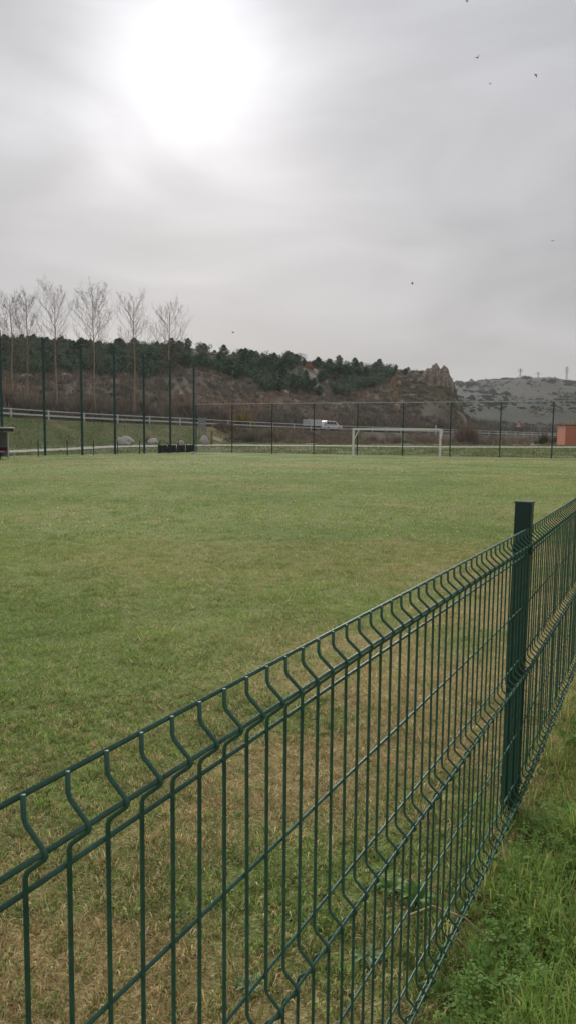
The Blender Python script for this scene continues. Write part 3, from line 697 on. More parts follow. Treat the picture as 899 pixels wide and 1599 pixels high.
def van_and_trailer():
    px0 = 513.; Y0 = float(rail_y(px0)) + 6.5; p = on(px0, Y0)
    a_, b_ = on(490, float(rail_y(490))), on(540, float(rail_y(540))); rz = math.atan2(b_.y - a_.y, b_.x - a_.x) - .12
    z0 = p.z + .14
    mw = mat('van_white_paint', lin(240,241,242), .3, .03, 2.0, spec=.5); mg = mat('van_glass', (.03,.035,.04), .1, .1, 2.0, spec=.7)
    mt = mat('tyre_rubber', (.02,.02,.02), .8, .2, 10); ma = mat('alloy_rim', lin(150,150,152), .35, .1, 10, metal=.6); mk = mat('black_plastic', (.03,.03,.032), .6, .1, 10)
    mrd = mat('lamp_red', lin(150,30,28), .3, .1, 10); mcl = mat('lamp_clear', lin(210,214,216), .2, .05, 10)
    e = empty('people_carrier', (p.x, p.y, z0), rz); tag(e, 'white people carrier driving on the raised road towing a box trailer', 'car')
    # local +x forward, length 4.6
    prof_ = [(-2.3,.32),(2.2,.32),(2.32,.5),(2.30,.78),(2.1,.92),(1.45,1.05),(.72,1.62),(.35,1.72),(-1.6,1.74),(-2.05,1.66),(-2.28,1.05),(-2.34,.6)]
    o = MB().extrude(prof_, -.86, .86).build('body', mw, e); fixn(o); bv = o.modifiers.new('b', 'BEVEL'); bv.width = .07; bv.segments = 2
    for s_ in (-1, 1):
        for poly in ([(.98,1.08),(.52,1.52),(-.05,1.56),(-.05,1.08)], [(-.13,1.08),(-.13,1.56),(-1.0,1.58),(-1.0,1.08)], [(-1.08,1.08),(-1.08,1.58),(-1.75,1.56),(-1.98,1.12)]):
            fixn(MB().extrude(poly, s_*.845, s_*.872).build('side_window', mg, e))
        for x in (1.45, -1.4):
            w = MB().tube([(x, s_*.66, .33), (x, s_*.885, .33)], .33, 20).build('wheel', mt, e)
            MB().tube([(x, s_*.80, .33), (x, s_*.895, .33)], .2, 14).build('rim', ma, w)
        MB().box(2.12, 2.31, s_*.62-.2, s_*.62+.2, .68, .86, .03).build('headlight', mcl, e)
        MB().box(-2.36, -2.2, s_*.78-.1, s_*.78+.07, .85, 1.3, .02).build('tail_light', mrd, e)
        MB().box(.95, 1.1, s_*.96-.1, s_*.96+.08, 1.0, 1.15, .03).build('wing_mirror', mw, e)
        MB().box(-.1, .02, s_*.868-.008, s_*.868+.008, .82, .87).build('door_handle', mk, e)
    fixn(MB().add([(1.42,-.74,1.1),(1.42,.74,1.1),(.80,.66,1.585),(.80,-.66,1.585)], [(0,1,2,3)]).build('windscreen', mg, e)).location = (.03, 0, .03)
    MB().box(2.22, 2.36, -.75, .75, .36, .56, .03).build('bumper', mk, e)
    dirv = Vector((math.cos(rz), math.sin(rz), 0)); tp = p - dirv * 4.75
    t = empty('box_trailer', (tp.x, tp.y, z0 + (g1z(tp.x, tp.y) - p.z)), rz); tag(t, 'pale grey box trailer towed behind the white car', 'trailer')
    mgx = mat('trailer_grey', lin(220,218,212), .6, .05, 2.0)
    MB().box(-1.55, 1.5, -.85, .85, .72, 1.82, .04).build('box_body', mgx, t); MB().box(-1.5, 1.45, -.8, .8, .55, .718).build('chassis', mk, t)
    MB().bar((1.45, 0, .55), (2.4, 0, .45), .1, .1).build('drawbar', mk, t)
    for s_ in (-1, 1):
        w = MB().tube([(-.1, s_*.72, .3), (-.1, s_*.92, .3)], .3, 18).build('wheel', mt, t); MB().tube([(-.1, s_*.88, .3), (-.1, s_*.93, .3)], .17, 12).build('rim', ma, w)
        MB().box(-1.57, -1.5, s_*.7-.08, s_*.7+.08, .6, .7).build('tail_light', mrd, t)
van_and_trailer()

M_signgrey = mat('sign_back_grey', lin(150,154,158), .5, .1, 4.0, metal=.2); M_signwhite = mat('sign_white', lin(214,212,208), .5, .05, 4.0); M_signred = mat('sign_red', lin(170,50,50), .5, .08, 4.0); M_black = mat('sign_black', (.02,.02,.02), .6, .1, 4)
def signs():
    # warning triangle facing the pitch
    Y = 180; p = on(805, Y); z = at(805, 664, Y).z; e = empty('warning_sign', (p.x, p.y, p.z)); tag(e, 'white triangular warning sign with red border on a grey pole', 'sign')
    zc = z - p.z; MB().tube([(0, .06, -.3), (0, .06, zc + .5)], .06, 8).build('pole', M_signgrey, e)
    tri = lambda r, y0, y1: MB().extrude([(r*math.sin(q), zc + r*math.cos(q)) for q in (0, 2*PI/3, 4*PI/3)], y0, y1)
    fixn(tri(1.12, -.02, .0).build('border', M_signred, e)); fixn(tri(.74, -.03, -.0215).build('face', M_signwhite, e))
    MB().box(-.06, .06, -.036, -.0315, zc - .12, zc + .3).build('symbol', M_black, e)
    # round sign seen from behind
    Y = 188; p = on(838, Y); z = at(838, 668, Y).z; e = empty('round_sign', p); tag(e, 'grey back of a round road sign near the triangular sign', 'sign')
    zc = z - p.z; MB().tube([(0, 0, -.3), (0, 0, zc + .4)], .06, 8).build('pole', M_signgrey, e); MB().tube([(0, .07, zc), (0, .10, zc)], .72, 24).build('disc', M_signgrey, e)
    # pair of plates seen from behind, by the rail
    Y = 96; p = on(316, Y); z = at(316, 660, Y).z; e = empty('road_sign', p); tag(e, 'grey back of a road sign on two short poles below the rail', 'sign'); zc = z - p.z
    for x in (-.34, .34): MB().tube([(x, 0, -.3), (x, 0, zc + .7)], .07, 8).build('pole', M_signgrey, e)
    MB().box(-.5, .5, -.1, -.075, zc - .1, zc + .55, .01).build('plate', M_signgrey, e); MB().box(-.5, .5, -.1, -.075, zc - .5, zc - .16, .01).build('plate', M_signgrey, e)
    # slim marker post on the right of the goal, on the verge of the road
    Y = 150; p = on(677, Y); o = MB().box(-.13, .13, -.05, .05, -.3, 2.1, .02).build('marker_post', M_signwhite); o.location = p; tag(o, 'slim white roadside marker post standing above the guard rail', 'marker post')
signs()

# ------------------------------------------------------------------ red shed at the right edge
def shed():
    Y = 95.; A = on(878, Y); x0 = 0; e = empty('brick_shed', (A.x, A.y, A.z), -.10); tag(e, 'flat roofed red brown brick shed beside the footpath', 'shed')
    mb = mat('brick_wall', lin(222,146,114), .9, .08, 6.0, col2=lin(206,134,106)); mr = mat('shed_roof', lin(104,72,62), .8, .15, 4.0); md = mat('shed_door', lin(90,96,92), .6, .1, 4.0)
    h = at(878, 664.5, Y).z - A.z; w = 5.2; dp = 4.0
    MB().box(0, w, 0, .2, -.6, h).build('wall', mb, e); MB().box(0, w, dp-.2, dp, -.6, h).build('wall', mb, e)
    MB().box(0.003, .2, .202, dp-.202, -.6, h).build('wall', mb, e); MB().box(w-.2, w-.003, .202, dp-.202, -.6, h).build('wall', mb, e)
    MB().box(-.06, w+.06, -.06, dp+.06, h + .003, h+.10, .01).build('roof', mr, e)
    d = MB().box(3.3, 4.2, -.03, -.003, 0, 2.0).build('door', md, e); MB().box(3.4, 3.44, -.07, -.033, .95, 1.1).build('handle', M_signgrey, d)
shed()

# ------------------------------------------------------------------ trees
M_bark = mat('poplar_bark', lin(168,154,138), .9, .15, 3.0); M_twig = mat('poplar_twig', lin(132,118,104), .9, .2, 3.0); M_bud = mat('poplar_bud', lin(126,112,84), .8, .2, 3.0)
def poplar(px, ytop, Y, spread, seed, label):
    rd = random.Random(seed); p = on(px, Y); H = at(px, ytop, Y).z - p.z
    e = empty('poplar_tree', p, rd.uniform(0, 6)); tag(e, label, 'tree', 'bare poplars in a row behind the road')
    n = 14; lx, ly, ph = rd.uniform(-.3,.3), rd.uniform(-.3,.3), rd.uniform(0,6); lean = [Vector((lx*(i/n) + .07*math.sin(i*.8+ph), ly*(i/n) + .07*math.cos(i*.7+ph), 0)) for i in range(n+1)]
    tp = [Vector((0,0,H*i/n)) + lean[i] for i in range(n+1)]; tp[0].z = -.4
    MB().tube(tp, [max(.03, .12*(1 - i/n)**.8 + .018) for i in range(n+1)], 7).build('trunk', M_bark, e)
    def trunk(t): q = t*n; i = min(int(q), n-1); return tp[i].lerp(tp[i+1], q-i)
    br = MB(); bud = MB()
    def limb(a, d, L, r, depth):
        k = 4; pts = [a]; dd = d.copy()
        for i in range(k):
            dd = (dd + Vector((rd.uniform(-.16,.16), rd.uniform(-.16,.16), .07))).normalized(); pts.append(pts[-1] + dd * (L/k))
        br.tube(pts, [max(.0055, r*(1 - .8*i/k)) for i in range(k+1)], 3, False)
        if depth < 2:
            for j in range(5 if depth == 0 else 3):
                t = rd.uniform(.25, 1.0); i = min(int(t*k), k-1); q = pts[i].lerp(pts[i+1], t*k-i); s_ = Vector((rd.uniform(-1,1), rd.uniform(-1,1), rd.uniform(.2,1.0))).normalized()
                limb(q, (dd*.8 + s_*.8).normalized(), L*rd.uniform(.3,.55), r*.5, depth+1)
        else:
            for j in range(2):
                q = pts[-1] + Vector((rd.uniform(-.12,.12), rd.uniform(-.12,.12), rd.uniform(-.15,.1))); w = rd.uniform(.03,.07)
                bud.add([q, q + Vector((w, rd.uniform(-w,w), .02)), q + Vector((rd.uniform(-w,w), w*.5, .11))], [(0,1,2)])
    m_ = 60
    for i in range(m_):
        t = .16 + .80 * (i / m_) ** .85; az = i * 2.4 + rd.uniform(-.5,.5); el = rd.uniform(.55, .95)
        env = math.sin(PI * min(1, max(.05, (t - .02) / 1.08))) ** .7 * (1.0 if t > .5 else .62 + .5*t)
        L = spread * env * rd.uniform(.7, 1.15) + .25
        limb(trunk(t), Vector((math.cos(az)*math.cos(el), math.sin(az)*math.cos(el), math.sin(el))), L, .006 + .005*L, 0)
    br.build('branches', M_twig, e); bud.build('buds', M_bud, e)
for a in ((-14, 470, 97, 2.6, 1, 'bare poplar at the outer end of the roadside row'), (24, 468, 101, 2.7, 2, 'bare poplar with a narrow crown close beside its neighbour'), (47, 466, 103, 2.8, 3, 'bare poplar with the slimmest trunk of the close pair'),
          (91, 457, 103, 3.4, 4, 'tallest bare poplar with a round fan shaped crown'), (150, 462, 106, 4.0, 5, 'bare poplar with the widest crown in the roadside row'), (212, 472, 110, 3.7, 6, 'bare poplar with a forked bushy top'), (266, 489, 114, 4.2, 7, 'lowest bare poplar with drooping lower branches at the row end')):
    poplar(*a)

# pines: crown meshes shared, each tree an object of its own
M_pine = mat('pine_needles', (1,1,1), .9, .15, 2.0, attr='Col', spec=.1)
def pine_proto(seed, conic):
    rd = np.random.default_rng(seed); n = 620; t = rd.random(n); az = rd.uniform(0, 2*PI, n)
    # lobed envelope
    env = (np.sin(PI * np.clip(.10 + .90*t, 0, 1)) ** .7) * (1.0 - conic*.55*t) * (.74 + .26*np.sin(az*3 + seed) * np.sin(t*9 + seed))
    rr = env * np.sqrt(rd.uniform(.25, 1, n)) * .46
    c = np.c_[rr*np.cos(az), rr*np.sin(az), .16 + .84*t]
    P = []; s_ = rd.uniform(.035, .085, n)
    for j in range(3): v = rd.normal(0, 1, (n,3)); v /= np.linalg.norm(v, axis=1)[:,None]; v[:,2] = v[:,2]*.7 + .15; P.append(c + v*s_[:,None]*1.5)
    V = np.stack(P, 1).reshape(-1,3); Fq = np.arange(n*3).reshape(-1,3)
    col = mixc(np.array(lin(84,106,90)), np.array(lin(122,140,114)), rd.random(n)); col = np.repeat(col, 3, 0)
    # trunk
    k = 5; ang_ = np.arange(k)*2*PI/k; tv = np.concatenate([np.c_[.03*np.cos(ang_), .03*np.sin(ang_), 0*ang_-.08], np.c_[.012*np.cos(ang_), .012*np.sin(ang_), 0*ang_+.8]])
    tf = []
    for i in range(k): j = (i+1) % k; tf += [[i,j,k+j],[i,k+j,k+i]]
    Fq = np.concatenate([Fq, np.array(tf) + len(V)]); V = np.concatenate([V, tv]); col = np.concatenate([col, np.tile(np.array(lin(96,74,60)), (2*k,1))])
    return np_mesh('pine_tree', V, Fq, M_pine, {'Col': col})
def pines():
    protos = [pine_proto(31 + i, c) for i, c in enumerate((.75, .35, .1, .5))]; used = [False]*4; rd = random.Random(5); spots = []
    for _ in range(9000):
        if len(spots) >= 275: break
        px = rd.uniform(-60, 640); cy = float(np.interp(px, CPX, CYY)); fr = rd.uniform(.30, 1.03)
        low = float(np.interp(px, [-60, 250, 300, 400, 520, 580, 640], [.30, .38, .55, .36, .34, .72, .96])) + .10 * (vnoise(px/40, 1.0, 3) - .5)
        if fr < low: continue
        if fr < .9 and 295 < px < 350 and fr > .72: continue                 # open grassy shelf
        if fr < .93 and float(vnoise(px/33, fr*9, 9)) < .33: continue
        if abs(px - 481) < 15 and .55 < fr < .80: continue                    # bare orange scar
        ry = float(rail_y(px)) + 16; Y = ry + (cy - ry) * fr + (rd.uniform(0, 9) if fr > .97 else 0)
        s_ = rd.uniform(1.9, 3.4) * (.6 if px > 590 else 1)
        q = ((px - CX)/F*Y, Y)
        if any((q[0]-a)**2 + (q[1]-b)**2 < 2.2 for a, b, *_ in spots): continue
        spots.append((q[0], q[1], s_, fr, px))
    cx_extra = [(p_, 1.0) for p_ in np.arange(-55, 560, 8.5)]
    for px, fr in cx_extra:
        cy = float(np.interp(px, CPX, CYY)) + rd.uniform(-2, 4); 
        if len(spots) < 296: spots.append(((px + rd.uniform(-3,3) - CX)/F*cy, cy, rd.uniform(1.9, 3.6), 1.0, px))
    for i, (x, y, s_, fr, px) in enumerate(spots):
        k = rd.randrange(4); o = protos[k]
        if used[k]: o = o.copy(); COL.objects.link(o)
        used[k] = True
        o.location = (x, y, g1z(x, y) - .1); w = s_ * rd.uniform(.95, 1.45); o.scale = (w, w, s_); o.rotation_euler = (0, 0, rd.uniform(0, 6))
        tag(o, 'dark green pine standing among the wood along the hill crest' if fr > .93 else 'dark green pine growing on the hillside below the crest', 'tree', 'pines along the crest' if fr > .93 else 'pines on the slope')
pines()
def pine_wood():
    rd = np.random.default_rng(88); Vs, Cs = [], []
    for _ in range(12000):
        if len(Vs) > 1600: break
        px = rd.uniform(-80, 615); cy = float(np.interp(px, CPX, CYY)); fr = rd.uniform(.3, .985)
        low = float(np.interp(px, [-80, 250, 300, 360, 420, 480, 540, 585, 640], [.30, .38, .62, .44, .42, .56, .44, .68, .97])) + .22 * (float(vnoise(px/28, 4.0, 3)) - .5)
        if fr < low or (295 < px < 352 and .70 < fr < .88) or (abs(px - 481) < 14 and .5 < fr < .84): continue
        if float(vnoise(px/24, fr*11, 29)) < .36: continue
        ry = float(rail_y(px)) + 16; Y = ry + (cy - ry) * fr; X = (px - CX)/F*Y; s_ = rd.uniform(1.2, 2.7); w = s_ * rd.uniform(.42, .62); n = 110
        c = rd.normal(0, 1, (n,3)); c /= np.linalg.norm(c, axis=1)[:,None]; c *= (rd.random(n)**.4)[:,None]; c *= [w, w, s_*.5]; c += [X, Y, g1z(X, Y) + s_*.5]
        Vs.append(np.stack([c + rd.normal(0, .14, (n,3)) for _ in range(3)], 1).reshape(-1,3))
        k = mixc(np.array(lin(86,108,92)), np.array(lin(126,144,116)), rd.random(n)) * rd.uniform(.85, 1.15); Cs.append(np.repeat(k, 3, 0))
    V = np.concatenate(Vs); o = np_mesh('pine_wood', V, np.arange(len(V)).reshape(-1,3), M_pine, {'Col': np.concatenate(Cs)})
    tag(o, 'young dark green pines merging into one mass on the hillside', 'wood', kind='stuff')
pine_wood()

M_scrub = mat('bare_scrub_twig', (1,1,1), .95, .15, 1.0, attr='Col', spec=.05)
def twig_cloud(rd, cx, cy, cz, r, h, n, cols, tw):
    """a bare shrub: n thin upright slivers inside a dome"""
    az = rd.uniform(0, 2*PI, n); q = np.sqrt(rd.random(n)); bx = cx + np.cos(az)*q*r*.6; by = cy + np.sin(az)*q*r*.6
    el = rd.uniform(.5, 1.45, n); L = h * rd.uniform(.45, 1.0, n) * (1 - .35*q); a2 = az + rd.normal(0, .5, n)
    dx, dy, dz = np.cos(a2)*np.cos(el)*L, np.sin(a2)*np.cos(el)*L, np.sin(el)*L
    z0 = cz - .1 + rd.random(n) * h * .35
    w = tw * rd.uniform(.6, 1.4, n); px_, py_ = -np.sin(a2)*w, np.cos(a2)*w
    V = np.stack([np.c_[bx-px_, by-py_, z0], np.c_[bx+px_, by+py_, z0], np.c_[bx+dx, by+dy, z0+dz]], 1).reshape(-1,3)
    c = mixc(cols[0], cols[1], rd.random(n)) * rd.uniform(.75, 1.2, n)[:,None]
    return V, np.repeat(c, 3, 0)
BR1, BR2 = np.array(lin(166,153,139)), np.array(lin(138,130,120)); GR1 = np.array(lin(153,147,132)); RD1 = np.array(lin(170,148,130))
def scrub():
    rd = np.random.default_rng(77); Vs, Cs = [], []
    for _ in range(5200):
        px = rd.uniform(-120, 770); ry = float(rail_y(px)) + 14; cy = float(np.interp(px, CPX, CYY)); cy = max(cy, ry + 12)
        fr = rd.random() ** 1.1; Y = ry + (cy - ry) * fr * .97; X = (px - CX)/F*Y
        if vnoise(X/9, Y/9, 17) < .12: continue
        if abs(px - 481) < 14 and .5 < fr < .84: continue
        s_ = rd.uniform(.6, 1.35) * (1.5 if fr < .12 else 1) * (.6 if px > 655 else 1); pal = [(BR1, BR2), (GR1, BR2), (RD1, BR1)][int(3*vnoise(X/14, Y/14, 19) * .99)]
        V, c = twig_cloud(rd, X, Y, g1z(X, Y), s_, s_*1.15, 38, pal, .06); Vs.append(V); Cs.append(c)
    V = np.concatenate(Vs); o = np_mesh('hillside_scrub', V, np.arange(len(V)).reshape(-1,3), M_scrub, {'Col': np.concatenate(Cs)})
    tag(o, 'leafless brown scrub covering the hillside behind the road', 'scrub', kind='stuff')
scrub()
def bank_scrub():
    rd = np.random.default_rng(79); Vs, Cs = [], []
    for _ in range(1500):
        px = rd.uniform(335, 890); ry = float(rail_y(px)); pc = float(np.interp(px, PPX, PYY)); lo = max(pc + 9, 97); Y = rd.uniform(lo, max(ry - 2, lo + 10)) if rd.random() < .8 else ry + rd.uniform(14, 24); X = (px - CX)/F*Y
        d = float(vnoise(px/26, Y/9, 23))
        if d < .3: continue
        s_ = rd.uniform(.5, 1.1) * (.5 + d) * min(1.0, .45 + (Y - lo) / 22); pal = [(BR1, BR2), (RD1, BR1), (C_BANK2, BR1)][int(2.99 * rd.random())]
        V, c = twig_cloud(rd, X, Y, g1z(X, Y), s_*1.2, s_*1.3, 44, pal, .04); Vs.append(V); Cs.append(c)
    for _ in range(1300):                                       # bare wood on the valley floor under the far hill
        px = rd.uniform(716, 935); Y = rd.uniform(235, 470); X = (px - CX)/F*Y; s_ = rd.uniform(2.0, 4.4) * (.6 + float(vnoise(px/30, Y/40, 25))) * float(np.interp(px, [700, 760, 830, 935], [1.25, 1.0, .6, .5]))
        V, c = twig_cloud(rd, X, Y, g1z(X, Y), s_, s_, 34, (GR1*.8, BR2) if rd.random() < .7 else (np.array(lin(84,92,70)), BR2), .12); Vs.append(V); Cs.append(c)
    V = np.concatenate(Vs); o = np_mesh('bare_brushwood', V, np.arange(len(V)).reshape(-1,3), M_scrub, {'Col': np.concatenate(Cs)})
    tag(o, 'tangled brown brushwood on the road bank and valley floor', 'brushwood', kind='stuff')
bank_scrub()
def bush(name, px, Y, r, h, n, cols, tw, label, group=None, cat='bush', seed=0):
    rd = np.random.default_rng(seed + int(abs(px))); p = on(px, Y); Vs, Cs = [], []
    for j in range(6):                                            # uneven lobes
        k = rd.uniform(.5, 1.0); V, c = twig_cloud(rd, rd.normal(0, r*.55), rd.normal(0, r*.4), 0, r*.62*k, h*k if j else h, n//6, cols, tw); Vs.append(V); Cs.append(c)
    V = np.concatenate(Vs); c = np.concatenate(Cs)
    o = np_mesh(name, V, np.arange(len(V)).reshape(-1,3), M_scrub, {'Col': c}); o.location = p; tag(o, label, cat, group); return o
YL = (np.array(lin(168,146,78)), np.array(lin(140,124,76))); GN = (np.array(lin(84,92,62)), np.array(lin(102,100,72)))
BROWN = (RD1, BR2); GREY = (GR1, BR2)
for a in ((385, 99, 1.9, 2.6, 800, GREY, 'wide grey bare bush below the rail behind the chain link fence'), (424, 104, 1.4, 3.2, 650, BROWN, 'upright reddish bare bush between rail and footpath'), (440, 101, 1.3, 2.4, 500, BROWN, 'smaller reddish bare bush beside the upright one'),
          (352, 104, 1.0, 1.6, 300, GREY, 'small grey bare bush near the wooden post'), (505, 112, 1.6, 1.8, 500, BROWN, 'brown bare bush under the passing car'), (535, 110, 2.0, 1.9, 600, BROWN, 'low brown bare thicket left of the goal'),
          (575, 112, 2.2, 2.0, 700, BROWN, 'brown bare thicket seen through the goal mouth at one post'), (610, 113, 2.2, 1.9, 700, GREY, 'greyish bare thicket seen through the middle of the goal'), (650, 114, 2.3, 2.0, 700, BROWN, 'brown bare thicket seen through the goal beside the braced post'),
          (722, 108, 3.0, 4.6, 1800, BROWN, 'large rounded reddish brown bare bush between goal and signs'), (748, 112, 2.4, 2.6, 900, BROWN, 'low spreading brown bush leaning against the large bush'), (775, 116, 1.9, 1.5, 500, GREY, 'low grey bare bush below the triangular sign'),
          (812, 120, 1.9, 1.5, 500, (C_BANK2, BR1), 'pale straw coloured bush below the guard rail end'), (843, 122, 2.2, 1.9, 600, GREY, 'grey bare bush below the round sign'), (865, 112, 1.7, 2.6, 900, GN, 'dull green bush growing beside the brick shed')):
    bush('bare_bush', *a[:5], a[5], .03, a[6], 'bushes along the road bank')
bush('yellow_shrub', 378, 112, 2.0, 3.4, 900, YL, .05, 'yellowish flowering shrub standing behind the guard rail')
bush('yellow_shrub', 897, 104, 2.0, 4.3, 900, (np.array(lin(196,166,60)), np.array(lin(160,138,60))), .05, 'bright yellow flowering shrub behind the brick shed', seed=4)
# scrub at the poplars' feet
for i, px in enumerate(np.arange(-30, 340, 23.0)):
    bush('bare_thicket', px, float(rail_y(px)) + 17 + (i % 3) * 2, 2.0, 3.0 + (i % 4) * .5, 420, BROWN if i % 3 else GREY, .035, 'leafless brown thicket at the feet of the poplars', 'thickets behind the rail', seed=9)

# ------------------------------------------------------------------ crag and outcrops
M_rock = mat('crag_rock', lin(206,192,176), .95, .12, .7, col2=lin(146,134,124), bump=1.0, bscale=1.2, detail=8)
M_ochre = mat('ochre_rock', lin(196,162,120), .95, .2, 1.2, col2=lin(146,126,104), bump=1.0, bscale=1.2, detail=8)
M_rock2 = mat('grey_rock', lin(150,138,126), .95, .15, .8, bump=1.0, bscale=1.2)
M_ochre2 = mat('dull_ochre_rock', lin(168,148,120), .95, .2, .9, bump=1.0, bscale=1.2)
M_orange = mat('orange_soil', lin(186,116,82), .95, .1, 1.6, col2=lin(128,100,82), bump=.4)
def crag_piece(name, px, py, Y, w, d, h, m, parent, origin, seed, lean=0.0, taper=.35, amp=.5, sub=5):
    b = bmesh.new(); bmesh.ops.create_icosphere(b, subdivisions=sub, radius=1); c = at(px, py, Y) - origin
    sv = Vector((seed*5.1, seed*1.7, seed*2.3))
    for v in b.verts:
        p = v.co.copy(); q = Vector((p.x*w, p.y*d, p.z*h*.55)) + sv
        # blocky joints: steps from cell noise in a tilted frame, plus ridged detail
        k = 1 + amp * (.5*mnoise.noise(q*.45) + .42*(mnoise.cell(Vector((q.x*.9+q.z*.25, q.y*.9, q.z*.42)))) + .30*mnoise.cell(Vector((q.x*1.9, q.y*1.9+q.z*.3, q.z*.9))) - .35*abs(mnoise.noise(q*1.6)))
        sx = (1 - taper * (p.z*.5 + .5)); pz = math.copysign(abs(p.z)**.6, p.z)
        top = (mnoise.cell(Vector((p.x*w*1.1, p.y*d*.8, seed)))*.5 + .5*mnoise.noise(Vector((p.x*w*.8, p.y*d, seed*3.)))) * amp * .22 * max(0, p.z)
        v.co = Vector((p.x*w*k*sx + lean*p.z*h, p.y*d*k*sx, pz*h*(.9 + .10*k) + top*h)) + c
    b.verts.index_update(); o = MB().add([v.co for v in b.verts], [[v.index for v in f.verts] for f in b.faces]).build(name, m, parent); b.free(); return o
def crag():
    O = on(690, 205); e = empty('rock_crag', O); tag(e, 'jagged reddish brown rock crag with twin pinnacles ending the hill', 'crag')
    crag_piece('pinnacle', 680, 594, 202, 2.0, 2.2, 4.4, M_rock, e, O, 1, -.06, .28)
    crag_piece('pinnacle', 693, 596, 202, 1.7, 2.2, 4.1, M_rock, e, O, 2, .0, .2)
    crag_piece('pinnacle', 687, 590, 204, 1.3, 1.6, 2.4, M_rock, e, O, 13, .04, .3)
    crag_piece('pinnacle', 667, 588, 205, 1.7, 2.0, 2.2, M_rock, e, O, 3, .1, .4)
    crag_piece('rock_face', 696, 618, 201, 2.5, 3.0, 6.0, M_rock, e, O, 4, -.16)
    crag_piece('rock_face', 677, 616, 204, 3.0, 3.0, 4.6, M_rock, e, O, 5)
    crag_piece('rock_face', 660, 604, 207, 2.4, 2.4, 2.6, M_rock, e, O, 15)
    crag_piece('buttress', 706, 642, 198, 2.0, 2.6, 4.0, M_rock, e, O, 6, -.22)
    crag_piece('buttress', 690, 644, 197, 2.2, 2.4, 2.6, M_rock, e, O, 7, -.1)
    crag_piece('buttress', 716, 664, 190, 2.2, 2.4, 3.4, M_rock, e, O, 17, -.15)
    crag_piece('buttress', 645, 630, 196, 2.6, 2.0, 1.4, M_rock, e, O, 18, -.4)
    O = on(615, 190); e = empty('rock_outcrop', O); tag(e, 'narrow upright strip of ochre rock exposed on the scrubby hillside', 'outcrop')
    for i, (px, py, w, h, m) in enumerate(((613, 606, .62, 3.3, M_ochre), (616, 628, .70, 2.9, M_ochre), (619, 641, .8, 1.5, M_ochre2), (622, 603, .6, 1.4, M_ochre2), (627, 634, 1.2, 1.2, M_rock2), (636, 620, 2.0, .8, M_rock2), (643, 607, 1.5, .6, M_rock2))):
        Y = 190.; 
        # find where the hill surface crosses this sight line
        for y_ in np.arange(150, 230, .5):
            q = at(px, py, y_)
            if q.z < g1z(q.x, q.y): Y = y_; break
        crag_piece('rock_slab', px, py, Y, w, .9, h, m, e, O, 11 + i, 0, .2, .9, 5)
    px, py = 480, 575
    for y_ in np.arange(140, 235, .5):
        q = at(px, py, y_)
        if q.z < g1z(q.x, q.y): break
    O = Vector((q.x, q.y, q.z)); o = crag_piece('soil_scar', px, py, q.y, 1.5, .7, .85, M_orange, None, Vector((0,0,0)), 21, .3, .2, 1.1, 4); tag(o, 'bare orange earth scar among pines on the hillside', 'soil scar')
    for i, (px, py, w) in enumerate(((648, 587, 1.6), (567, 598, .6), (443, 613, 1.0), (103, 590, 1.3), (43, 590, 1.0))):
        for y_ in np.arange(110, 235, .5):
            q = at(px, py, y_)
            if q.z < g1z(q.x, q.y): break
        o = crag_piece('hillside_rock', px, py, q.y, w, .8, w*.6, M_lime if i != 0 else M_rock, None, Vector((0,0,0)), 31+i, 0, .3, .5, 3)
        tag(o, ['brown rock on the crest beside the crag', 'small pale rock among brown scrub', 'pale flat rock low on the scrubby slope', 'pale rock showing between the poplar trunks', 'pale rock behind the close pair of poplars'][i], 'rock')
crag()

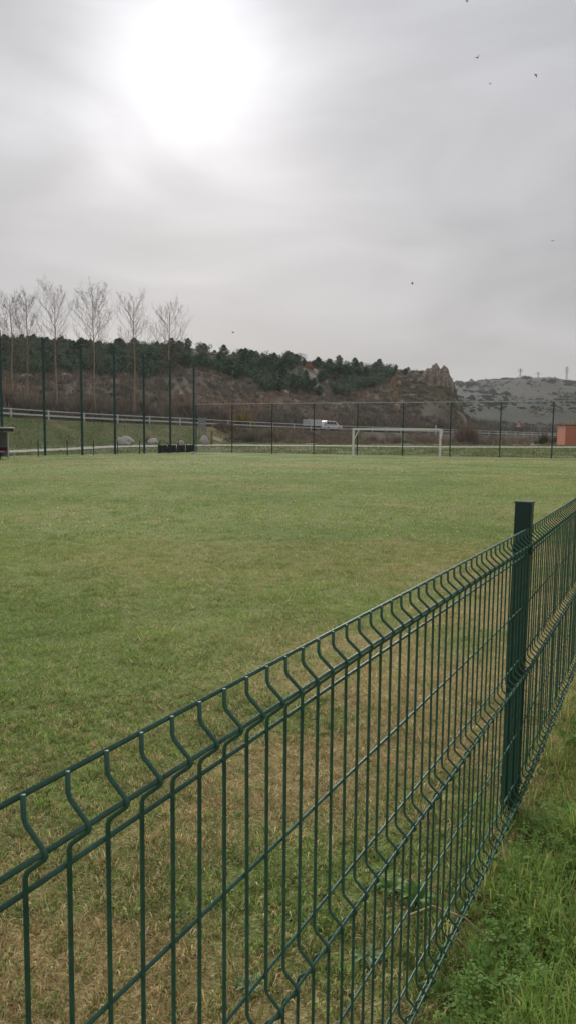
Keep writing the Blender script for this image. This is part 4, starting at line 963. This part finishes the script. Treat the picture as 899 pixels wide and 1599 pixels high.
# ------------------------------------------------------------------ far hill: bushes, rocks, pylons
def far_hill():
    rd = random.Random(12); proto = None; k = 0; n = 420
    g = np.random.default_rng(3); c = g.normal(0, 1, (n,3)); c /= np.linalg.norm(c, axis=1)[:,None]; c *= (g.random(n)**.4)[:,None] * (1 + .25*np.sin(3*np.arctan2(c[:,1], c[:,0])))[:,None]; c[:,2] = np.abs(c[:,2])*.8
    P = [c + g.normal(0, .13, (n,3)) for _ in range(3)]; V = np.stack(P, 1).reshape(-1,3); col = np.repeat(mixc(np.array(lin(58,78,60)), np.array(lin(82,98,72)), g.random(n)), 3, 0)
    proto = np_mesh('hill_bush', V, np.arange(len(V)).reshape(-1,3), M_pine, {'Col': col}); usedp = False
    spots = []
    for _ in range(4000):
        if len(spots) > 285: break
        px = rd.uniform(706, 935); Y = rd.uniform(620, 1400); q = ((px-CX)/F*Y, Y)
        dens = float(fbm(px/38, Y/260, 44, 3)); right = smooth01((px - 790)/60) * smooth01(1 - abs(Y - 1120)/190)
        if dens + .20*float(right) + rd.uniform(-.12,.12) < .56: continue
        spots.append((*q, rd.uniform(1.6, 4.4) * Y/1200 * (1.2 if right > .5 else 1)))
    for x, y, s_ in spots:
        o = proto if not usedp else proto.copy()
        if usedp: COL.objects.link(o)
        usedp = True; o.location = (x, y, g1z(x, y) - .3); o.scale = (s_*rd.uniform(.9,1.5), s_, s_*rd.uniform(.9,1.5)); o.rotation_euler = (0,0,0 if rd.random() < .7 else rd.uniform(0,6))
        tag(o, 'dark green bush scattered on the distant grey hill', 'bush', 'bushes on the far hill')
    g = np.random.default_rng(14); n = 5200; px = g.uniform(700, 945, n); Y = g.uniform(560, 1405, n); X = (px - CX)/F*Y
    m_ = g.random(n) < np.clip(fbm(px/22, Y/130, 47) * 4.2 - 2.05, 0.02, 1); X, Y = X[m_], Y[m_]; n = len(X); z = gz(X, Y); k_ = 26; s_ = g.uniform(.7, 2.2, n) * Y / 1200
    d = g.normal(0, 1, (n, k_, 3)); d /= np.linalg.norm(d, axis=2)[..., None]; d[..., 2] = np.abs(d[..., 2]); d *= (s_[:, None] * g.random((n, k_))**.4)[..., None] * [1.4, 1, 1]
    c = d + np.stack([X, Y, z - .2], -1)[:, None]; V = np.stack([c + g.normal(0, 1, c.shape) * (s_[:, None, None] * .3) for _ in range(3)], 2).reshape(-1, 3)
    col = np.repeat(mixc(np.array(lin(64,80,58)), np.array(lin(104,104,80)), g.random(n)), k_*3, 0)
    tag(np_mesh('far_hill_scrub', V, np.arange(len(V)).reshape(-1,3), M_pine, {'Col': col}), 'low dull green scrub spread thinly over the distant hill', 'scrub', kind='stuff')
    for i, (px, py, w, lb) in enumerate(((846, 647, 4.5, 'longer pale rock ledge low on the distant hill'), (836, 650, 2.8, 'shorter pale rock ledge low on the distant hill'), (853, 649, 2.2, 'smallest pale rock low on the distant hill'))):
        for y_ in np.arange(450, 1400, 4):
            q = at(px, py, y_)
            if q.z < g1z(q.x, q.y): break
        o = rock_mesh(50+i, w, w*.5, w*.35, 3, .3).build('rock_ledge', M_ochre2); o.location = q; tag(o, lb, 'rock')
    mp_ = mat('pylon_steel', lin(92,94,98), .6, .1, 1.0)
    for px, ty, lb, arms in ((804.5, 575.5, 'lattice power pylon with three crossarms on the far hilltop', 3), (832, 581, 'smallest power pylon between the other two on the far hilltop', 2), (876, 572.5, 'tallest power pylon with short crossarms on the far hilltop', 4)):
        Y = 1392 if arms != 2 else 1440; p = on(px, Y); H = at(px, ty, Y).z - p.z; e = empty('power_pylon', p, .3); tag(e, lb, 'pylon')
        m_ = MB(); s0, s1 = 1.5, .3; n = 7
        f_ = lambda i: s0 + (s1-s0) * (i/n)
        for sx in (-1,1):
            for sy in (-1,1):
                m_.bar((sx*s0, sy*s0, -1), (sx*s1, sy*s1, H), .28, .28)
                for i in range(n): m_.bar((sx*f_(i), sy*f_(i), H*i/n), (-sx*f_(i+1), sy*f_(i+1), H*(i+1)/n), .12, .12)
        m_.build('lattice_mast', mp_, e)
        for k in range(arms):
            z = H * (.93 - .13*k); w = (4.6, 5.6, 4.8, 3.6)[k]
            MB().bar((-w, 0, z), (w, 0, z), .35, .35).bar((-w, 0, z), (0, 0, z+1.4), .15, .15).bar((w, 0, z), (0, 0, z+1.4), .15, .15).build('crossarm', mp_, e)
            for s_ in (-1, 1): MB().tube([(s_*w, 0, z-.2), (s_*w, 0, z-1.6)], .14, 5).build('insulator', mp_, e)
far_hill()

# ------------------------------------------------------------------ birds
M_bird = mat('bird_feathers', lin(132,130,132), .8, .2, 30.0); M_birdr = mat('reddish_bird_feathers', lin(156,104,100), .8, .2, 30.0)
def bird(px, py, Y, span, flap, rz, roll, m, label):
    o_ = MB(); L = span * .42
    o_.tube([(-L*.5,0,0),(-L*.3,0,.004),(0,0,0),(L*.3,0,.006),(L*.45,0,.012),(L*.52,0,.01)], [.006,.03*span/.35,.05*span/.35,.042*span/.35,.028*span/.35,.004], 8)
    o_.add([(-L*.4,0,.0),(-L*.85,-L*.18,0),(-L*.85,L*.18,0),(-L*.5,0,.012)], [(0,1,2),(0,3,1),(0,2,3)])
    for s_ in (-1,1):
        y1, y2 = span*.25, span*.5; z1, z2 = math.sin(flap)*span*.25, math.sin(flap)*span*.36
        V = [(L*.28,s_*.01,.0),(-L*.22,s_*.01,0),(L*.34,s_*y1,z1),(-L*.16,s_*y1,z1),(L*.02,s_*y2,z2)]
        V += [(x,y,z+.012) for x,y,z in V]
        o_.add(V, [(0,2,3,1),(2,4,3),(5,6,8,7),(7,8,9),(0,5,7,2),(2,7,9,4),(4,9,8,3),(3,8,6,1)])
    o = o_.build('bird', m); o.location = at(px, py, Y); o.rotation_euler = (roll, 0, rz); tag(o, label, 'bird', 'birds in flight')
for b_ in ((728, 2, 52, .34, .5, .4, .2, M_bird, 'grey bird with raised wings highest in the sky'), (745, 90, 50, .34, .9, 1.2, -.4, M_bird, 'dark grey bird flying below the highest one'), (836, 117, 50, .34, -.5, 2.2, .5, M_bird, 'dark grey bird with drooping wings flying on its own'),
           (764, 131, 60, .28, .7, .9, .6, M_bird, 'small pale bird just under the dark one'), (862, 376, 66, .30, .2, 1.6, .1, M_bird, 'tiny level winged bird above the distant hill'), (643, 443, 50, .32, .9, 2.6, -.5, M_birdr, 'reddish bird flying above the rock crag'), (364, 519, 60, .40, .25, .2, .25, M_bird, 'bird gliding low over the pine wood')):
    bird(*b_)

# ------------------------------------------------------------------ haze
def haze():
    o = MB().box(-2600, 2600, -60, 4100, -1.8, 175).build('haze', bpy.data.materials.new('haze')); m = o.data.materials[0]; m.use_nodes = True; n, l = m.node_tree.nodes, m.node_tree.links
    n.remove(n['Principled BSDF']); v = n.new('ShaderNodeVolumePrincipled'); v.inputs['Color'].default_value = (.9,.92,.95,1); v.inputs['Density'].default_value = .00014; v.inputs['Anisotropy'].default_value = 0.2
    l.new(v.outputs[0], n['Material Output'].inputs['Volume']); tag(o, 'thin pale haze filling the valley air', 'haze', kind='stuff')
haze()
